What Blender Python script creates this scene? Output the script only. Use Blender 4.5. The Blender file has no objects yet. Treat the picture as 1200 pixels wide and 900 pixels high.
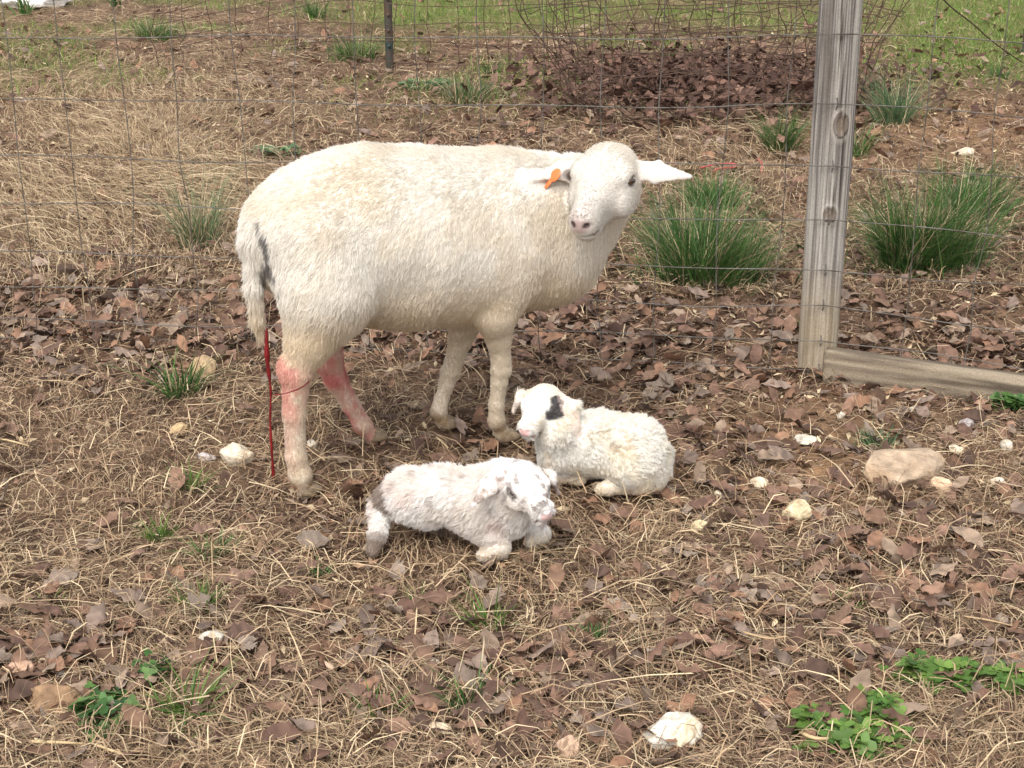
import bpy, math, random
import numpy as np

# ------------------------------------------------------------------ camera, sky, sun, exposure
scene = bpy.context.scene
C = scene.collection
R = math.radians
CAM_H, PITCH, FPX = 1.5, R(22), 1800.0

cd = bpy.data.cameras.new("camera")
cd.sensor_width = 36.0
cd.lens = 36.0 * FPX / 1200.0
cd.clip_start, cd.clip_end = 0.05, 500.0
cam = bpy.data.objects.new("camera", cd)
cam.location = (0, 0, CAM_H)
cam.rotation_euler = (math.pi / 2 - PITCH, 0, 0)
C.objects.link(cam)
scene.camera = cam

SUN_EL, SUN_ROT = R(56), R(200)          # soft light from high behind the camera
world = bpy.data.worlds.new("World")
scene.world = world
world.use_nodes = True
wn, wl = world.node_tree.nodes, world.node_tree.links
sky = wn.new("ShaderNodeTexSky")
sky.sky_type = 'NISHITA'
sky.sun_disc = False
sky.sun_elevation = SUN_EL
sky.sun_rotation = SUN_ROT
sky.dust_density = 4.0
sky.air_density = 1.0
hs = wn.new("ShaderNodeHueSaturation")   # cloud cover: a nearly colourless sky
hs.inputs["Saturation"].default_value = 0.26
bg = wn["Background"]
bg.inputs["Strength"].default_value = 0.15
wl.new(sky.outputs[0], hs.inputs["Color"])
wl.new(hs.outputs[0], bg.inputs["Color"])

sd = bpy.data.lights.new("sun", 'SUN')
sd.energy = 0.85
sd.angle = R(40)
sd.color = (1.0, 0.97, 0.93)
sun = bpy.data.objects.new("sun", sd)
# direction the light travels; the Nishita rotation is measured from +Y clockwise
sx, sy = math.sin(SUN_ROT) * math.cos(SUN_EL), math.cos(SUN_ROT) * math.cos(SUN_EL)
from mathutils import Vector, Matrix
sun.rotation_euler = Vector((-sx, -sy, -math.sin(SUN_EL))).to_track_quat('-Z', 'Y').to_euler()
sun.location = (0, 0, 6)
C.objects.link(sun)

vs = scene.view_settings
vs.view_transform = 'Standard'
vs.look = 'None'
vs.exposure = 0.97
vs.gamma = 1.0
vs.use_curve_mapping = False
scene.cycles.diffuse_bounces = 5
scene.cycles.max_bounces = 8

rng = np.random.default_rng(11)
random.seed(11)


# ------------------------------------------------------------------ numeric helpers
def ray(x, y):
    u, v = (x - 600) / FPX, -(y - 450) / FPX
    return np.array([u, math.cos(PITCH) + v * math.sin(PITCH), -math.sin(PITCH) + v * math.cos(PITCH)])


def at(x, y, z=0.0):
    """point at height z that the photograph shows at (x, y)"""
    d = ray(x, y)
    return np.array([0, 0, CAM_H]) + (z - CAM_H) / d[2] * d


def on_plane(x, y, p0, n):
    d = ray(x, y)
    c = np.array([0, 0, CAM_H])
    return c + np.dot(p0 - c, n) / np.dot(d, n) * d


def hash3(ix, iy, iz, seed):
    h = (ix.astype(np.int64) * 374761393 + iy.astype(np.int64) * 668265263 + iz.astype(np.int64) * 2147483647 + seed * 1274126177) & 0xFFFFFFFF
    h = ((h ^ (h >> 13)) * 1274126177) & 0xFFFFFFFF
    h = ((h ^ (h >> 15)) * 2246822519) & 0xFFFFFFFF
    return ((h ^ (h >> 16)) & 0xFFFFFF) / float(0xFFFFFF)


def vnoise(p, seed=0):
    p = np.asarray(p, float)
    f = np.floor(p)
    i = f.astype(np.int64)
    t = p - f
    t = t * t * (3 - 2 * t)
    r = 0
    for dx in (0, 1):
        wx = t[..., 0] if dx else 1 - t[..., 0]
        for dy in (0, 1):
            wy = t[..., 1] if dy else 1 - t[..., 1]
            for dz in (0, 1):
                wz = t[..., 2] if dz else 1 - t[..., 2]
                r = r + wx * wy * wz * hash3(i[..., 0] + dx, i[..., 1] + dy, i[..., 2] + dz, seed)
    return r


def fbm(p, octv=4, seed=0):
    p = np.asarray(p, float)
    s, a, tot = 0, 0.5, 0
    for k in range(octv):
        s = s + a * vnoise(p * 2 ** k + 17.3 * k, seed + k)
        tot += a
        a *= 0.5
    return s / tot


def n2(x, y, sc, octv=3, seed=0):
    x = np.asarray(x, float); y = np.asarray(y, float)
    return fbm(np.stack([x * sc, y * sc, np.zeros_like(x) + 0.5], -1), octv, seed)


def smooth(e0, e1, x):
    t = np.clip((x - e0) / (e1 - e0), 0, 1)
    return t * t * (3 - 2 * t)


def srgb(r, g, b):
    c = np.array([r, g, b], float) / 255
    return np.where(c <= .04045, c / 12.92, ((c + .055) / 1.055) ** 2.4)


def mix(a, b, t):
    t = np.asarray(t)[..., None] if np.ndim(t) else t
    return np.asarray(a) * (1 - t) + np.asarray(b) * t


# ------------------------------------------------------------------ ground height
def ground_z(x, y):
    x = np.asarray(x, float); y = np.asarray(y, float)
    z = (n2(x, y, 1.3, 3, 3) - 0.5) * 0.05 + (n2(x, y, 7, 3, 5) - 0.5) * 0.022
    z = z * smooth(0, 1.5, y) 
    z = z + 0.05 * smooth(6.2, 7.4, y) * n2(x, y, 0.8, 2, 9)          # uneven field behind
    return z


# ------------------------------------------------------------------ object helpers
def set_col(me, col, name="Col"):
    at_ = me.color_attributes.new(name, 'FLOAT_COLOR', 'POINT')
    c = np.ones((len(me.vertices), 4), np.float32)
    c[:, :3] = col
    at_.data.foreach_set("color", c.ravel())


def mesh_np(name, verts, faces, col=None, smooth_shade=False):
    """faces: (n,3) or (n,4) int array, or list of such"""
    me = bpy.data.meshes.new(name)
    verts = np.asarray(verts, np.float32)
    if not isinstance(faces, list):
        faces = [faces]
    faces = [np.asarray(f, np.int32) for f in faces if len(f)]
    me.vertices.add(len(verts))
    me.vertices.foreach_set("co", verts.ravel())
    nl = sum(f.size for f in faces)
    npoly = sum(len(f) for f in faces)
    me.loops.add(nl)
    me.loops.foreach_set("vertex_index", np.concatenate([f.ravel() for f in faces]))
    me.polygons.add(npoly)
    tot = np.concatenate([np.full(len(f), f.shape[1], np.int32) for f in faces])
    start = np.concatenate([[0], np.cumsum(tot)[:-1]]).astype(np.int32)
    me.polygons.foreach_set("loop_start", start)
    me.polygons.foreach_set("loop_total", tot)
    if smooth_shade:
        me.polygons.foreach_set("use_smooth", np.ones(npoly, bool))
    me.update(calc_edges=True)
    me.validate()
    if col is not None:
        set_col(me, col)
    return me


def obj(name, me, mat=None, parent=None, loc=None, rotz=None):
    o = bpy.data.objects.new(name, me)
    C.objects.link(o)
    if mat is not None and me is not None and not me.materials:
        me.materials.append(mat)
    if parent is not None:
        o.parent = parent
    if loc is not None:
        o.location = loc
    if rotz is not None:
        o.rotation_euler = (0, 0, rotz)
    return o


def tag(o, label=None, cat=None, group=None, kind=None):
    if label: o["label"] = label
    if cat: o["category"] = cat
    if group: o["group"] = group
    if kind: o["kind"] = kind
    return o


def empty(name, loc=(0, 0, 0), rz=0):
    o = bpy.data.objects.new(name, None)
    o.empty_display_size = 0.1
    C.objects.link(o)
    o.location = loc
    o.rotation_euler = (0, 0, rz)
    return o


def mat_attr(name, rough=0.9, noise_scale=None, noise_amt=0.25, bump=0.0, bump_scale=200, spec=0.2, transl=0.0, sheen=0.0, hue_obj=0.0):
    """material whose colour is the mesh colour attribute, broken up by procedural noise"""
    m = bpy.data.materials.new(name)
    m.use_nodes = True
    nt = m.node_tree
    b = nt.nodes["Principled BSDF"]
    b.inputs["Roughness"].default_value = rough
    b.inputs["Specular IOR Level"].default_value = spec
    a = nt.nodes.new("ShaderNodeAttribute"); a.attribute_name = "Col"
    src = a.outputs["Color"]
    tc = nt.nodes.new("ShaderNodeTexCoord")
    if noise_scale:
        n = nt.nodes.new("ShaderNodeTexNoise")
        n.inputs["Scale"].default_value = noise_scale
        n.inputs["Detail"].default_value = 5
        nt.links.new(tc.outputs["Object"], n.inputs["Vector"])
        mr = nt.nodes.new("ShaderNodeMapRange")
        mr.inputs[1].default_value, mr.inputs[2].default_value = 0.3, 0.7
        mr.inputs[3].default_value, mr.inputs[4].default_value = 1 - noise_amt, 1 + noise_amt
        nt.links.new(n.outputs["Fac"], mr.inputs[0])
        mx = nt.nodes.new("ShaderNodeVectorMath"); mx.operation = 'SCALE'
        nt.links.new(src, mx.inputs[0])
        nt.links.new(mr.outputs[0], mx.inputs["Scale"])
        src = mx.outputs[0]
    if hue_obj:
        oi = nt.nodes.new("ShaderNodeObjectInfo")
        mr2 = nt.nodes.new("ShaderNodeMapRange")
        mr2.inputs[3].default_value, mr2.inputs[4].default_value = 1 - hue_obj, 1 + hue_obj
        nt.links.new(oi.outputs["Random"], mr2.inputs[0])
        mx2 = nt.nodes.new("ShaderNodeVectorMath"); mx2.operation = 'SCALE'
        nt.links.new(src, mx2.inputs[0]); nt.links.new(mr2.outputs[0], mx2.inputs["Scale"])
        src = mx2.outputs[0]
    nt.links.new(src, b.inputs["Base Color"])
    if bump:
        nb = nt.nodes.new("ShaderNodeTexNoise")
        nb.inputs["Scale"].default_value = bump_scale
        nb.inputs["Detail"].default_value = 6
        nt.links.new(tc.outputs["Object"], nb.inputs["Vector"])
        bp = nt.nodes.new("ShaderNodeBump")
        bp.inputs["Strength"].default_value = bump
        bp.inputs["Distance"].default_value = 0.01
        nt.links.new(nb.outputs["Fac"], bp.inputs["Height"])
        nt.links.new(bp.outputs[0], b.inputs["Normal"])
    if transl:
        tr = nt.nodes.new("ShaderNodeBsdfTranslucent")
        nt.links.new(src, tr.inputs["Color"])
        ms = nt.nodes.new("ShaderNodeMixShader")
        ms.inputs[0].default_value = transl
        nt.links.new(b.outputs[0], ms.inputs[1])
        nt.links.new(tr.outputs[0], ms.inputs[2])
        nt.links.new(ms.outputs[0], nt.nodes["Material Output"].inputs["Surface"])
    return m


def mat_plain(name, col, rough=0.6, metal=0.0, spec=0.4, noise_scale=None, col2=None, coat=0.0):
    m = bpy.data.materials.new(name)
    m.use_nodes = True
    nt = m.node_tree
    b = nt.nodes["Principled BSDF"]
    b.inputs["Base Color"].default_value = (*col, 1)
    b.inputs["Roughness"].default_value = rough
    b.inputs["Metallic"].default_value = metal
    b.inputs["Specular IOR Level"].default_value = spec
    b.inputs["Coat Weight"].default_value = coat
    if noise_scale:
        tc = nt.nodes.new("ShaderNodeTexCoord")
        n = nt.nodes.new("ShaderNodeTexNoise")
        n.inputs["Scale"].default_value = noise_scale
        n.inputs["Detail"].default_value = 6
        nt.links.new(tc.outputs["Object"], n.inputs["Vector"])
        cr = nt.nodes.new("ShaderNodeValToRGB")
        cr.color_ramp.elements[0].position = 0.38
        cr.color_ramp.elements[1].position = 0.62
        cr.color_ramp.elements[0].color = (*col, 1)
        cr.color_ramp.elements[1].color = (*(col2 if col2 is not None else [c * .5 for c in col]), 1)
        nt.links.new(n.outputs["Fac"], cr.inputs[0])
        nt.links.new(cr.outputs[0], b.inputs["Base Color"])
    return m


M = {}
M['straw'] = mat_attr("dry_straw", 0.75, None, spec=0.25, transl=0.18)
M['leaf'] = mat_attr("dead_leaf", 0.7, 45, 0.3, bump=0.3, bump_scale=120, spec=0.25, transl=0.12, hue_obj=0.28)
M['litter'] = mat_attr("leaf_litter", 0.75, 40, 0.25, spec=0.2, transl=0.1)
M['grass'] = mat_attr("grass_blade", 0.5, None, spec=0.35, transl=0.25)
M['soil'] = mat_attr("soil", 0.95, 55, 0.4, bump=0.8, bump_scale=140, spec=0.1)
M['stone'] = mat_attr("stone", 0.9, 40, 0.2, bump=0.6, bump_scale=90, spec=0.2)
M['wood'] = mat_attr("weathered_wood", 0.85, 260, 0.16, bump=0.35, bump_scale=330, spec=0.15)
M['skin'] = mat_attr("animal_skin", 0.65, 160, 0.05, spec=0.25)
M['wool'] = mat_attr("wool", 0.8, None, spec=0.12, transl=0.45)
M['wire'] = mat_plain("galvanised_wire", (0.16, 0.148, 0.13), 0.6, 0.2, 0.4, 30, (0.07, 0.056, 0.045))
M['rust'] = mat_plain("rusty_wire", (0.07, 0.043, 0.031), 0.85, 0.1, 0.3, 25, (0.11, 0.068, 0.048))
M['steel_post'] = mat_plain("painted_steel_post", (0.035, 0.055, 0.05), 0.6, 0.2, 0.4, 12, (0.10, 0.06, 0.04))
M['tag'] = mat_plain("orange_plastic", (0.72, 0.16, 0.04), 0.45, 0, 0.5)
M['eye'] = mat_plain("eye", (0.02, 0.012, 0.008), 0.08, 0, 0.6, None, None, 0.6)
M['iris'] = mat_plain("iris", (0.055, 0.03, 0.014), 0.1, 0, 0.6, None, None, 0.6)
M['blood'] = mat_plain("blood", (0.13, 0.010, 0.012), 0.2, 0, 0.5, 40, (0.23, 0.018, 0.02))
M['twine'] = mat_plain("red_twine", (0.45, 0.075, 0.08), 0.6, 0, 0.3)
M['hoof'] = mat_plain("hoof", (0.27, 0.20, 0.13), 0.6, 0, 0.3, 60, (0.17, 0.125, 0.08))


def tube(pts, rad, sides=5, name="tube", taper=None):
    pts = np.asarray(pts, float)
    k = len(pts)
    tan = np.gradient(pts, axis=0)
    tan /= np.linalg.norm(tan, axis=1)[:, None] + 1e-9
    ref = np.array([0, 0, 1.]) if abs(tan[:, 2]).mean() < .8 else np.array([1., 0, 0])
    u = np.cross(tan, ref); u /= np.linalg.norm(u, axis=1)[:, None] + 1e-9
    w = np.cross(tan, u)
    rr = np.full(k, rad) if np.ndim(rad) == 0 else np.asarray(rad)
    a = np.linspace(0, 2 * math.pi, sides, endpoint=False)
    v_ = pts[:, None] + rr[:, None, None] * (np.cos(a)[None, :, None] * u[:, None] + np.sin(a)[None, :, None] * w[:, None])
    v_ = v_.reshape(-1, 3)
    i = np.arange(k - 1)[:, None] * sides; j = np.arange(sides)[None, :]
    jn = (j + 1) % sides
    f_ = np.stack([i + j, i + jn, i + sides + jn, i + sides + j], -1).reshape(-1, 4)
    v_ = np.concatenate([v_, pts[:1], pts[-1:]])
    nv = len(v_)
    j = np.arange(sides); jn = (j + 1) % sides
    cap = np.concatenate([np.stack([jn, j, np.full(sides, nv - 2)], 1), np.stack([(k - 1) * sides + j, (k - 1) * sides + jn, np.full(sides, nv - 1)], 1)])
    return v_, [f_, cap]


def bez(ctrl, k):
    """smooth curve through points (Catmull-Rom)"""
    P_ = np.asarray(ctrl, float)
    P_ = np.concatenate([[2 * P_[0] - P_[1]], P_, [2 * P_[-1] - P_[-2]]])
    ns = len(P_) - 3
    t = np.linspace(0, ns, k); s = np.minimum(t.astype(int), ns - 1); u = (t - s)[:, None]
    a, b, c_, d = P_[s], P_[s + 1], P_[s + 2], P_[s + 3]
    return .5 * (2 * b + (c_ - a) * u + (2 * a - 5 * b + 4 * c_ - d) * u ** 2 + (-a + 3 * b - 3 * c_ + d) * u ** 3)


# ------------------------------------------------------------------ the ground sheet
def axis_pts(segs):
    out = []
    for a, b, n in segs:
        out += list(np.linspace(a, b, n, endpoint=False))
    out.append(segs[-1][1])
    return np.array(out)


def to_px(x, y):
    zc = y * math.cos(PITCH) + CAM_H * math.sin(PITCH)
    yc = y * math.sin(PITCH) - CAM_H * math.cos(PITCH)
    zc = np.maximum(zc, 0.05)
    return 600 + FPX * x / zc, 450 - FPX * yc / zc


def blob(px, py, cx, cy, rx, ry):
    return np.exp(-(((px - cx) / rx) ** 2 + ((py - cy) / ry) ** 2))


def fence_y_px(px):
    """where the foot of the wire fence runs"""
    return np.where(px < 955, 398 + (px / 955) * 34, 432 + (px - 955) * 0.165)


def zones(x, y):
    """how much dead leaf, straw, pale long grass, green and bare soil each spot of ground has"""
    px, py = to_px(x, y)
    wob = (n2(x, y, 2.2, 3, 21) - .5)
    fy = fence_y_px(np.clip(px, -400, 1700)) + wob * 50
    front = smooth(0, 40, py - fy)                     # 1 in front of the fence
    leaf = np.exp(-((py - fy + 28) / 62) ** 2) * (0.9 + .4 * wob)
    leaf = np.maximum(leaf, 0.62 * blob(px, py, 1000, 690, 260, 120))
    leaf = np.maximum(leaf, 0.48 * blob(px, py, 700, 520, 260, 90))
    leaf = np.maximum(leaf, 0.75 * blob(px, py, 60, 780, 110, 70))
    leaf = np.maximum(leaf, 1.25 * blob(px, py, 850, 108, 160, 36))
    leaf = np.maximum(leaf, .42 * (1 - front) * smooth(-40, 60, py))
    leaf = np.maximum(leaf, 0.6 * blob(px, py, 100, 40, 200, 40))
    leaf = np.maximum(leaf, 0.45 * blob(px, py, 700, 800, 400, 90))
    leaf = np.maximum(leaf, 0.5 * blob(px, py, 600, 180, 500, 90))
    patch = smooth(.35, .62, n2(x, y, 3.1, 3, 33))
    leaf = np.clip(leaf * (0.55 + .75 * patch), 0.03, 1.3)
    straw = front * (0.55 + .6 * smooth(.3, .7, n2(x, y, 2.6, 3, 41)))
    straw = np.maximum(straw, 0.35)
    straw = straw * (1 - .6 * blob(px, py, 960, 540, 170, 70)) * (1 - .35 * np.clip(leaf, 0, 1))
    pale = np.maximum(blob(px, py, 150, 160, 190, 110), .9 * blob(px, py, 40, 220, 120, 80)) * (1 - front) * smooth(.3, .5, n2(x, y, 2.4, 3, 51))
    pale = np.maximum(pale, .35 * blob(px, py, 840, 190, 160, 40))
    green = smooth(62, 20, py) * smooth(330, 480, px) * (.3 + .7 * smooth(.36, .58, n2(x, y, 1.1, 3, 61)))
    green = np.maximum(green, smooth(130, 70, py) * smooth(1000, 1090, px))
    green = np.maximum(green, .5 * smooth(160, 70, py) * smooth(.47, .62, n2(x, y, 1.6, 3, 71)))
    bare = np.maximum(blob(px, py, 960, 545, 200, 75), .9 * blob(px, py, 1120, 165, 150, 45))
    bare = np.maximum(bare, .5 * blob(px, py, 80, 820, 60, 40))
    # trodden spots where the hooves stand
    tread = 0
    for cx, cy in ((360, 584), (440, 524), (594, 522), (523, 507), (436, 655), (704, 580)):
        tread = np.maximum(tread, blob(px, py, cx + 3, cy + 5, 24, 14))
    tread = np.clip(tread * 1.3, 0, 1)
    leaf = leaf * (1 - tread); straw = straw * (1 - tread)
    return leaf, straw, pale, green, bare


gx = axis_pts([(-80, -14, 22), (-14, -3.2, 50), (-3.2, 3.2, 360), (3.2, 14, 50), (14, 80, 22)])
gy = axis_pts([(-12, 1.4, 30), (1.4, 5.6, 290), (5.6, 12, 160), (12, 30, 50), (30, 160, 30)])
GX, GY = np.meshgrid(gx, gy)
fx, fyv = GX.ravel(), GY.ravel()
gz = ground_z(fx, fyv)
near = (np.abs(fx) < 4) & (fyv > 1.2) & (fyv < 12)
gz = gz + near * (n2(fx, fyv, 28, 3, 77) - .5) * 0.014
leaf_, straw_, pale_, green_, bare_ = zones(fx, fyv)
far = fyv > 12
green_ = np.where(far, .55, green_)
thatch = mix(srgb(116, 94, 74), srgb(82, 64, 52), smooth(.3, .7, n2(fx, fyv, 9, 3, 81)))
gcol = mix(thatch, srgb(156, 134, 106), np.clip(pale_, 0, 1) * .7)
gcol = mix(gcol, srgb(80, 56, 44), np.clip(leaf_, 0, 1) * .6)
gcol = mix(gcol, mix(srgb(146, 114, 84), srgb(122, 96, 74), smooth(.35, .65, n2(fx, fyv, 14, 3, 85))), np.clip(bare_, 0, 1) * .85)
gcol = mix(gcol, mix(srgb(116, 114, 70), srgb(86, 108, 46), n2(fx, fyv, 3, 3, 91)), np.clip(green_, 0, 1) * .75)
ny_, nx_ = GX.shape
idx = np.arange(nx_ * ny_).reshape(ny_, nx_)
gf = np.stack([idx[:-1, :-1], idx[:-1, 1:], idx[1:, 1:], idx[1:, :-1]], -1).reshape(-1, 4)
ground = obj("ground", mesh_np("ground", np.stack([fx, fyv, gz], 1), gf, gcol, True), M['soil'])
tag(ground, "brown earth and thatch of the sheep pen", None, kind="structure")


# ------------------------------------------------------------------ straw and leaf litter
def rand_ground(n, y0=150, y1=990, margin=260, frac=.75, xr=(-3.6, 3.6), yr=(1.5, 9)):
    a = int(n * frac)
    px = rng.uniform(-margin, 1200 + margin, a); py = rng.uniform(y0, y1, a)
    dep = np.tan(PITCH + np.arctan((py - 450) / FPX))
    gy1 = CAM_H / dep
    zc = gy1 * math.cos(PITCH) + CAM_H * math.sin(PITCH)
    gx1 = (px - 600) / FPX * zc
    gx2 = rng.uniform(*xr, n - a); gy2 = rng.uniform(*yr, n - a)
    return np.concatenate([gx1, gx2]), np.concatenate([gy1, gy2])


def strips(cl, side, wid, col, taper=True):
    """ribbons: cl (n,k,3) centre lines, side (n,3), wid (n,), col (n,3)"""
    n, k, _ = cl.shape
    t = np.linspace(0, 1, k)
    w = wid[:, None] * (np.clip(1.15 - t, .12, 1)[None, :] if taper else np.ones((1, k)))
    a = cl - side[:, None, :] * w[..., None] * .5
    b = cl + side[:, None, :] * w[..., None] * .5
    v = np.stack([a, b], 2).reshape(-1, 3)
    base = (np.arange(n) * 2 * k)[:, None]
    j = np.arange(k - 1)[None, :] * 2
    f = np.stack([base + j, base + j + 1, base + j + 3, base + j + 2], -1).reshape(-1, 4)
    c = np.repeat(col, 2 * k, axis=0)
    return v, f, c


def join(parts):
    vs_, fs_, cs_, o = [], [], [], 0
    for v, f, c in parts:
        vs_.append(v); fs_.append(f + o); cs_.append(c); o += len(v)
    return np.concatenate(vs_), np.concatenate(fs_), np.concatenate(cs_)


def lying(x, y, L, W, th, col, lift=.004, arch=.012, curl=.25, k=4):
    n = len(x)
    t = np.linspace(0, 1, k)[None, :]
    c = rng.normal(0, curl, n)[:, None]
    ang = th[:, None] + c * (t - .5) * 2
    dx = np.cos(ang); dy = np.sin(ang)
    X = x[:, None] + (L[:, None] / (k - 1)) * (np.cumsum(dx, 1) - dx)
    Y = y[:, None] + (L[:, None] / (k - 1)) * (np.cumsum(dy, 1) - dy)
    ar = np.abs(rng.normal(0, arch, n))[:, None]
    tilt = rng.normal(0, .10, n)[:, None] * L[:, None]
    lf = rng.uniform(0, 1, n)[:, None] ** 2 * lift * 4
    Z = ground_z(X, Y) + lf + ar * 4 * t * (1 - t) + np.maximum(tilt * (t - .5), -.004) + .003
    roll = rng.normal(0, .5, n)
    side = np.stack([-np.sin(th) * np.cos(roll), np.cos(th) * np.cos(roll), np.sin(roll)], 1)
    return strips(np.stack([X, Y, Z], -1), side, W, col)


def pick(palette, n, jit=.12):
    pal = np.array([srgb(*p) for p in palette])
    c = pal[rng.integers(0, len(pal), n)]
    return c * np.clip(1 + rng.normal(0, jit, (n, 1)), .5, 1.5)


STRAW = [(178, 152, 120), (162, 137, 108), (190, 167, 134), (144, 119, 95), (204, 184, 150), (130, 107, 86), (150, 127, 103), (108, 87, 72), (96, 76, 63)]
PALE = [(198, 176, 142), (184, 160, 126), (210, 190, 156), (168, 146, 116), (156, 134, 106)]
LEAF = [(116, 90, 76), (130, 102, 85), (98, 75, 64), (142, 122, 104), (126, 109, 97), (136, 104, 83), (88, 69, 59), (108, 84, 68)]

parts_ = []
x, y = rand_ground(190000, 330, 1010)
lf, st, pl, gr, ba = zones(x, y)
keep = rng.uniform(0, 1, len(x)) < st * .66
x, y = x[keep], y[keep]
n = len(x)
L = np.clip(np.exp(rng.normal(math.log(.055), .5, n)), .02, .2)
flow = n2(x, y, 1.8, 2, 101) * 9
th = np.where(rng.uniform(0, 1, n) < .45, flow + rng.normal(0, .5, n), rng.uniform(0, 6.3, n))
parts_.append(lying(x, y, L, rng.uniform(.001, .0029, n), th, pick(STRAW, n, .16)))
# a thinner layer that lies over the leaves
x, y = rand_ground(21000, 330, 1010)
lf, st, pl, gr, ba = zones(x, y)
keep = rng.uniform(0, 1, len(x)) < .08 + .72 * st
x, y = x[keep], y[keep]; n = len(x)
L = np.clip(np.exp(rng.normal(math.log(.075), .5, n)), .03, .24)
parts_.append(lying(x, y, L, rng.uniform(.0012, .003, n), rng.uniform(0, 6.3, n), pick(STRAW[:5], n, .14), lift=.010, arch=.022))
# behind the fence: sparser and only as fine as it can be seen
x, y = rand_ground(120000, 0, 345, 200, .9, (-5, 5), (5, 11))
lf, st, pl, gr, ba = zones(x, y)
keep = rng.uniform(0, 1, len(x)) < (.6 - .45 * gr) * (1 - .45 * ba)
x, y = x[keep], y[keep]; n = len(x)
L = np.clip(np.exp(rng.normal(math.log(.06), .45, n)), .025, .2)
parts_.append(lying(x, y, L, rng.uniform(.0015, .0038, n), rng.uniform(0, 6.3, n), pick(STRAW, n, .16), arch=.015))
v, f, c = join(parts_)
straw = obj("dry_straw", mesh_np("dry_straw", v, f, c), M['straw'])
tag(straw, "dry tan straw and grass stems strewn over the ground", "straw", kind="stuff")

# long pale grass lying in swathes behind the fence on the left
x, y = rand_ground(90000, 20, 420, 200, .95, (-5, 5), (4.3, 9))
lf, st, pl, gr, ba = zones(x, y)
keep = rng.uniform(0, 1, len(x)) < pl
x, y = x[keep], y[keep]; n = len(x)
th = 5.2 + (n2(x, y, .9, 2, 111) - .5) * 5 + rng.normal(0, .28, n)
L = rng.uniform(.08, .28, n)
v, f, c = lying(x, y, L, rng.uniform(.0012, .003, n), th, pick(PALE, n, .12), lift=.012, arch=.03, curl=.2)
tag(obj("pale_dry_grass", mesh_np("pale_dry_grass", v, f, c), M['straw']), "long pale dead grass flattened in swathes behind the wire fence", "dead grass", kind="stuff")


def leaf_shape(kind, ns, seed):
    """oak leaf: stations with left, mid and right points, curled in depth; unit length along x"""
    r = np.random.default_rng(seed)
    t = np.linspace(0, 1, ns)
    env = np.sin(np.pi * np.clip(t, .02, .985) ** (.8 + .25 * r.uniform())) ** .8
    lob = .55 + .45 * np.abs(np.cos(np.pi * (t * (2.4 + r.uniform(0, 1.4)) + r.uniform()))) if kind < 2 else np.ones(ns)
    wl_ = .30 * env * lob * r.uniform(.8, 1.2, ns) + .006
    wr_ = .30 * env * np.roll(lob, int(r.integers(0, 2))) * r.uniform(.8, 1.2, ns) + .006
    if kind == 2:
        wl_ *= .8; wr_ *= .8
    sweep = .10 * lob
    bend = r.normal(0, .25); cup = r.uniform(-.9, 1.3); tw = r.normal(0, .6)
    zm = bend * (t - .5) ** 2 + .02 * r.normal(size=ns)
    a = tw * (t - .5)
    m = np.stack([t, .05 * np.sin(t * 3 + r.uniform(0, 6)), zm], 1)
    l = np.stack([t + sweep, m[:, 1] + wl_ * np.cos(a), zm + cup * wl_ ** 1.6 + wl_ * np.sin(a) + .03 * r.normal(size=ns)], 1)
    q = np.stack([t + sweep, m[:, 1] - wr_ * np.cos(a), zm + cup * wr_ ** 1.6 - wr_ * np.sin(a) + .03 * r.normal(size=ns)], 1)
    v_ = np.stack([l, m, q], 1).reshape(-1, 3)
    j = np.arange(ns - 1)[:, None] * 3
    f_ = np.concatenate([np.concatenate([j, j + 1, j + 4, j + 3], 1), np.concatenate([j + 1, j + 2, j + 5, j + 4], 1)])
    v_[:, 0] -= .5
    v_[:, 2] -= np.percentile(v_[:, 2], 10)
    return v_, f_


def scatter_leaves(x, y, size, variants, col, tilt=.35, lift=.012):
    out = []
    n = len(x)
    z = ground_z(x, y)
    which = rng.integers(0, len(variants), n)
    for k, (lv, lff) in enumerate(variants):
        s = np.where(which == k)[0]
        if not len(s): continue
        yaw = rng.uniform(0, 6.283, len(s)); rx = rng.normal(0, tilt, len(s)); ry = rng.normal(0, tilt, len(s))
        cy, sy_, cx, sx_, cz, sz_ = np.cos(ry), np.sin(ry), np.cos(rx), np.sin(rx), np.cos(yaw), np.sin(yaw)
        Rm = np.empty((len(s), 3, 3))
        Rm[:, 0, 0] = cz * cy; Rm[:, 0, 1] = cz * sy_ * sx_ - sz_ * cx; Rm[:, 0, 2] = cz * sy_ * cx + sz_ * sx_
        Rm[:, 1, 0] = sz_ * cy; Rm[:, 1, 1] = sz_ * sy_ * sx_ + cz * cx; Rm[:, 1, 2] = sz_ * sy_ * cx - cz * sx_
        Rm[:, 2, 0] = -sy_; Rm[:, 2, 1] = cy * sx_; Rm[:, 2, 2] = cy * cx
        P_ = np.einsum('nij,kj->nki', Rm, lv) * size[s][:, None, None]
        P_[..., 0] += x[s][:, None]; P_[..., 1] += y[s][:, None]
        P_[..., 2] += (z[s] + rng.uniform(0, 1, len(s)) ** 1.5 * lift + np.abs(np.sin(rx)) * size[s] * .15)[:, None]
        nv = len(lv)
        F_ = (lff[None] + (np.arange(len(s)) * nv)[:, None, None]).reshape(-1, 4)
        cc = col[s][:, None, :] * (1 + .18 * rng.normal(size=(len(s), nv, 1))).clip(.6, 1.4)
        out.append((P_.reshape(-1, 3), F_, cc.reshape(-1, 3)))
    return join(out)


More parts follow.
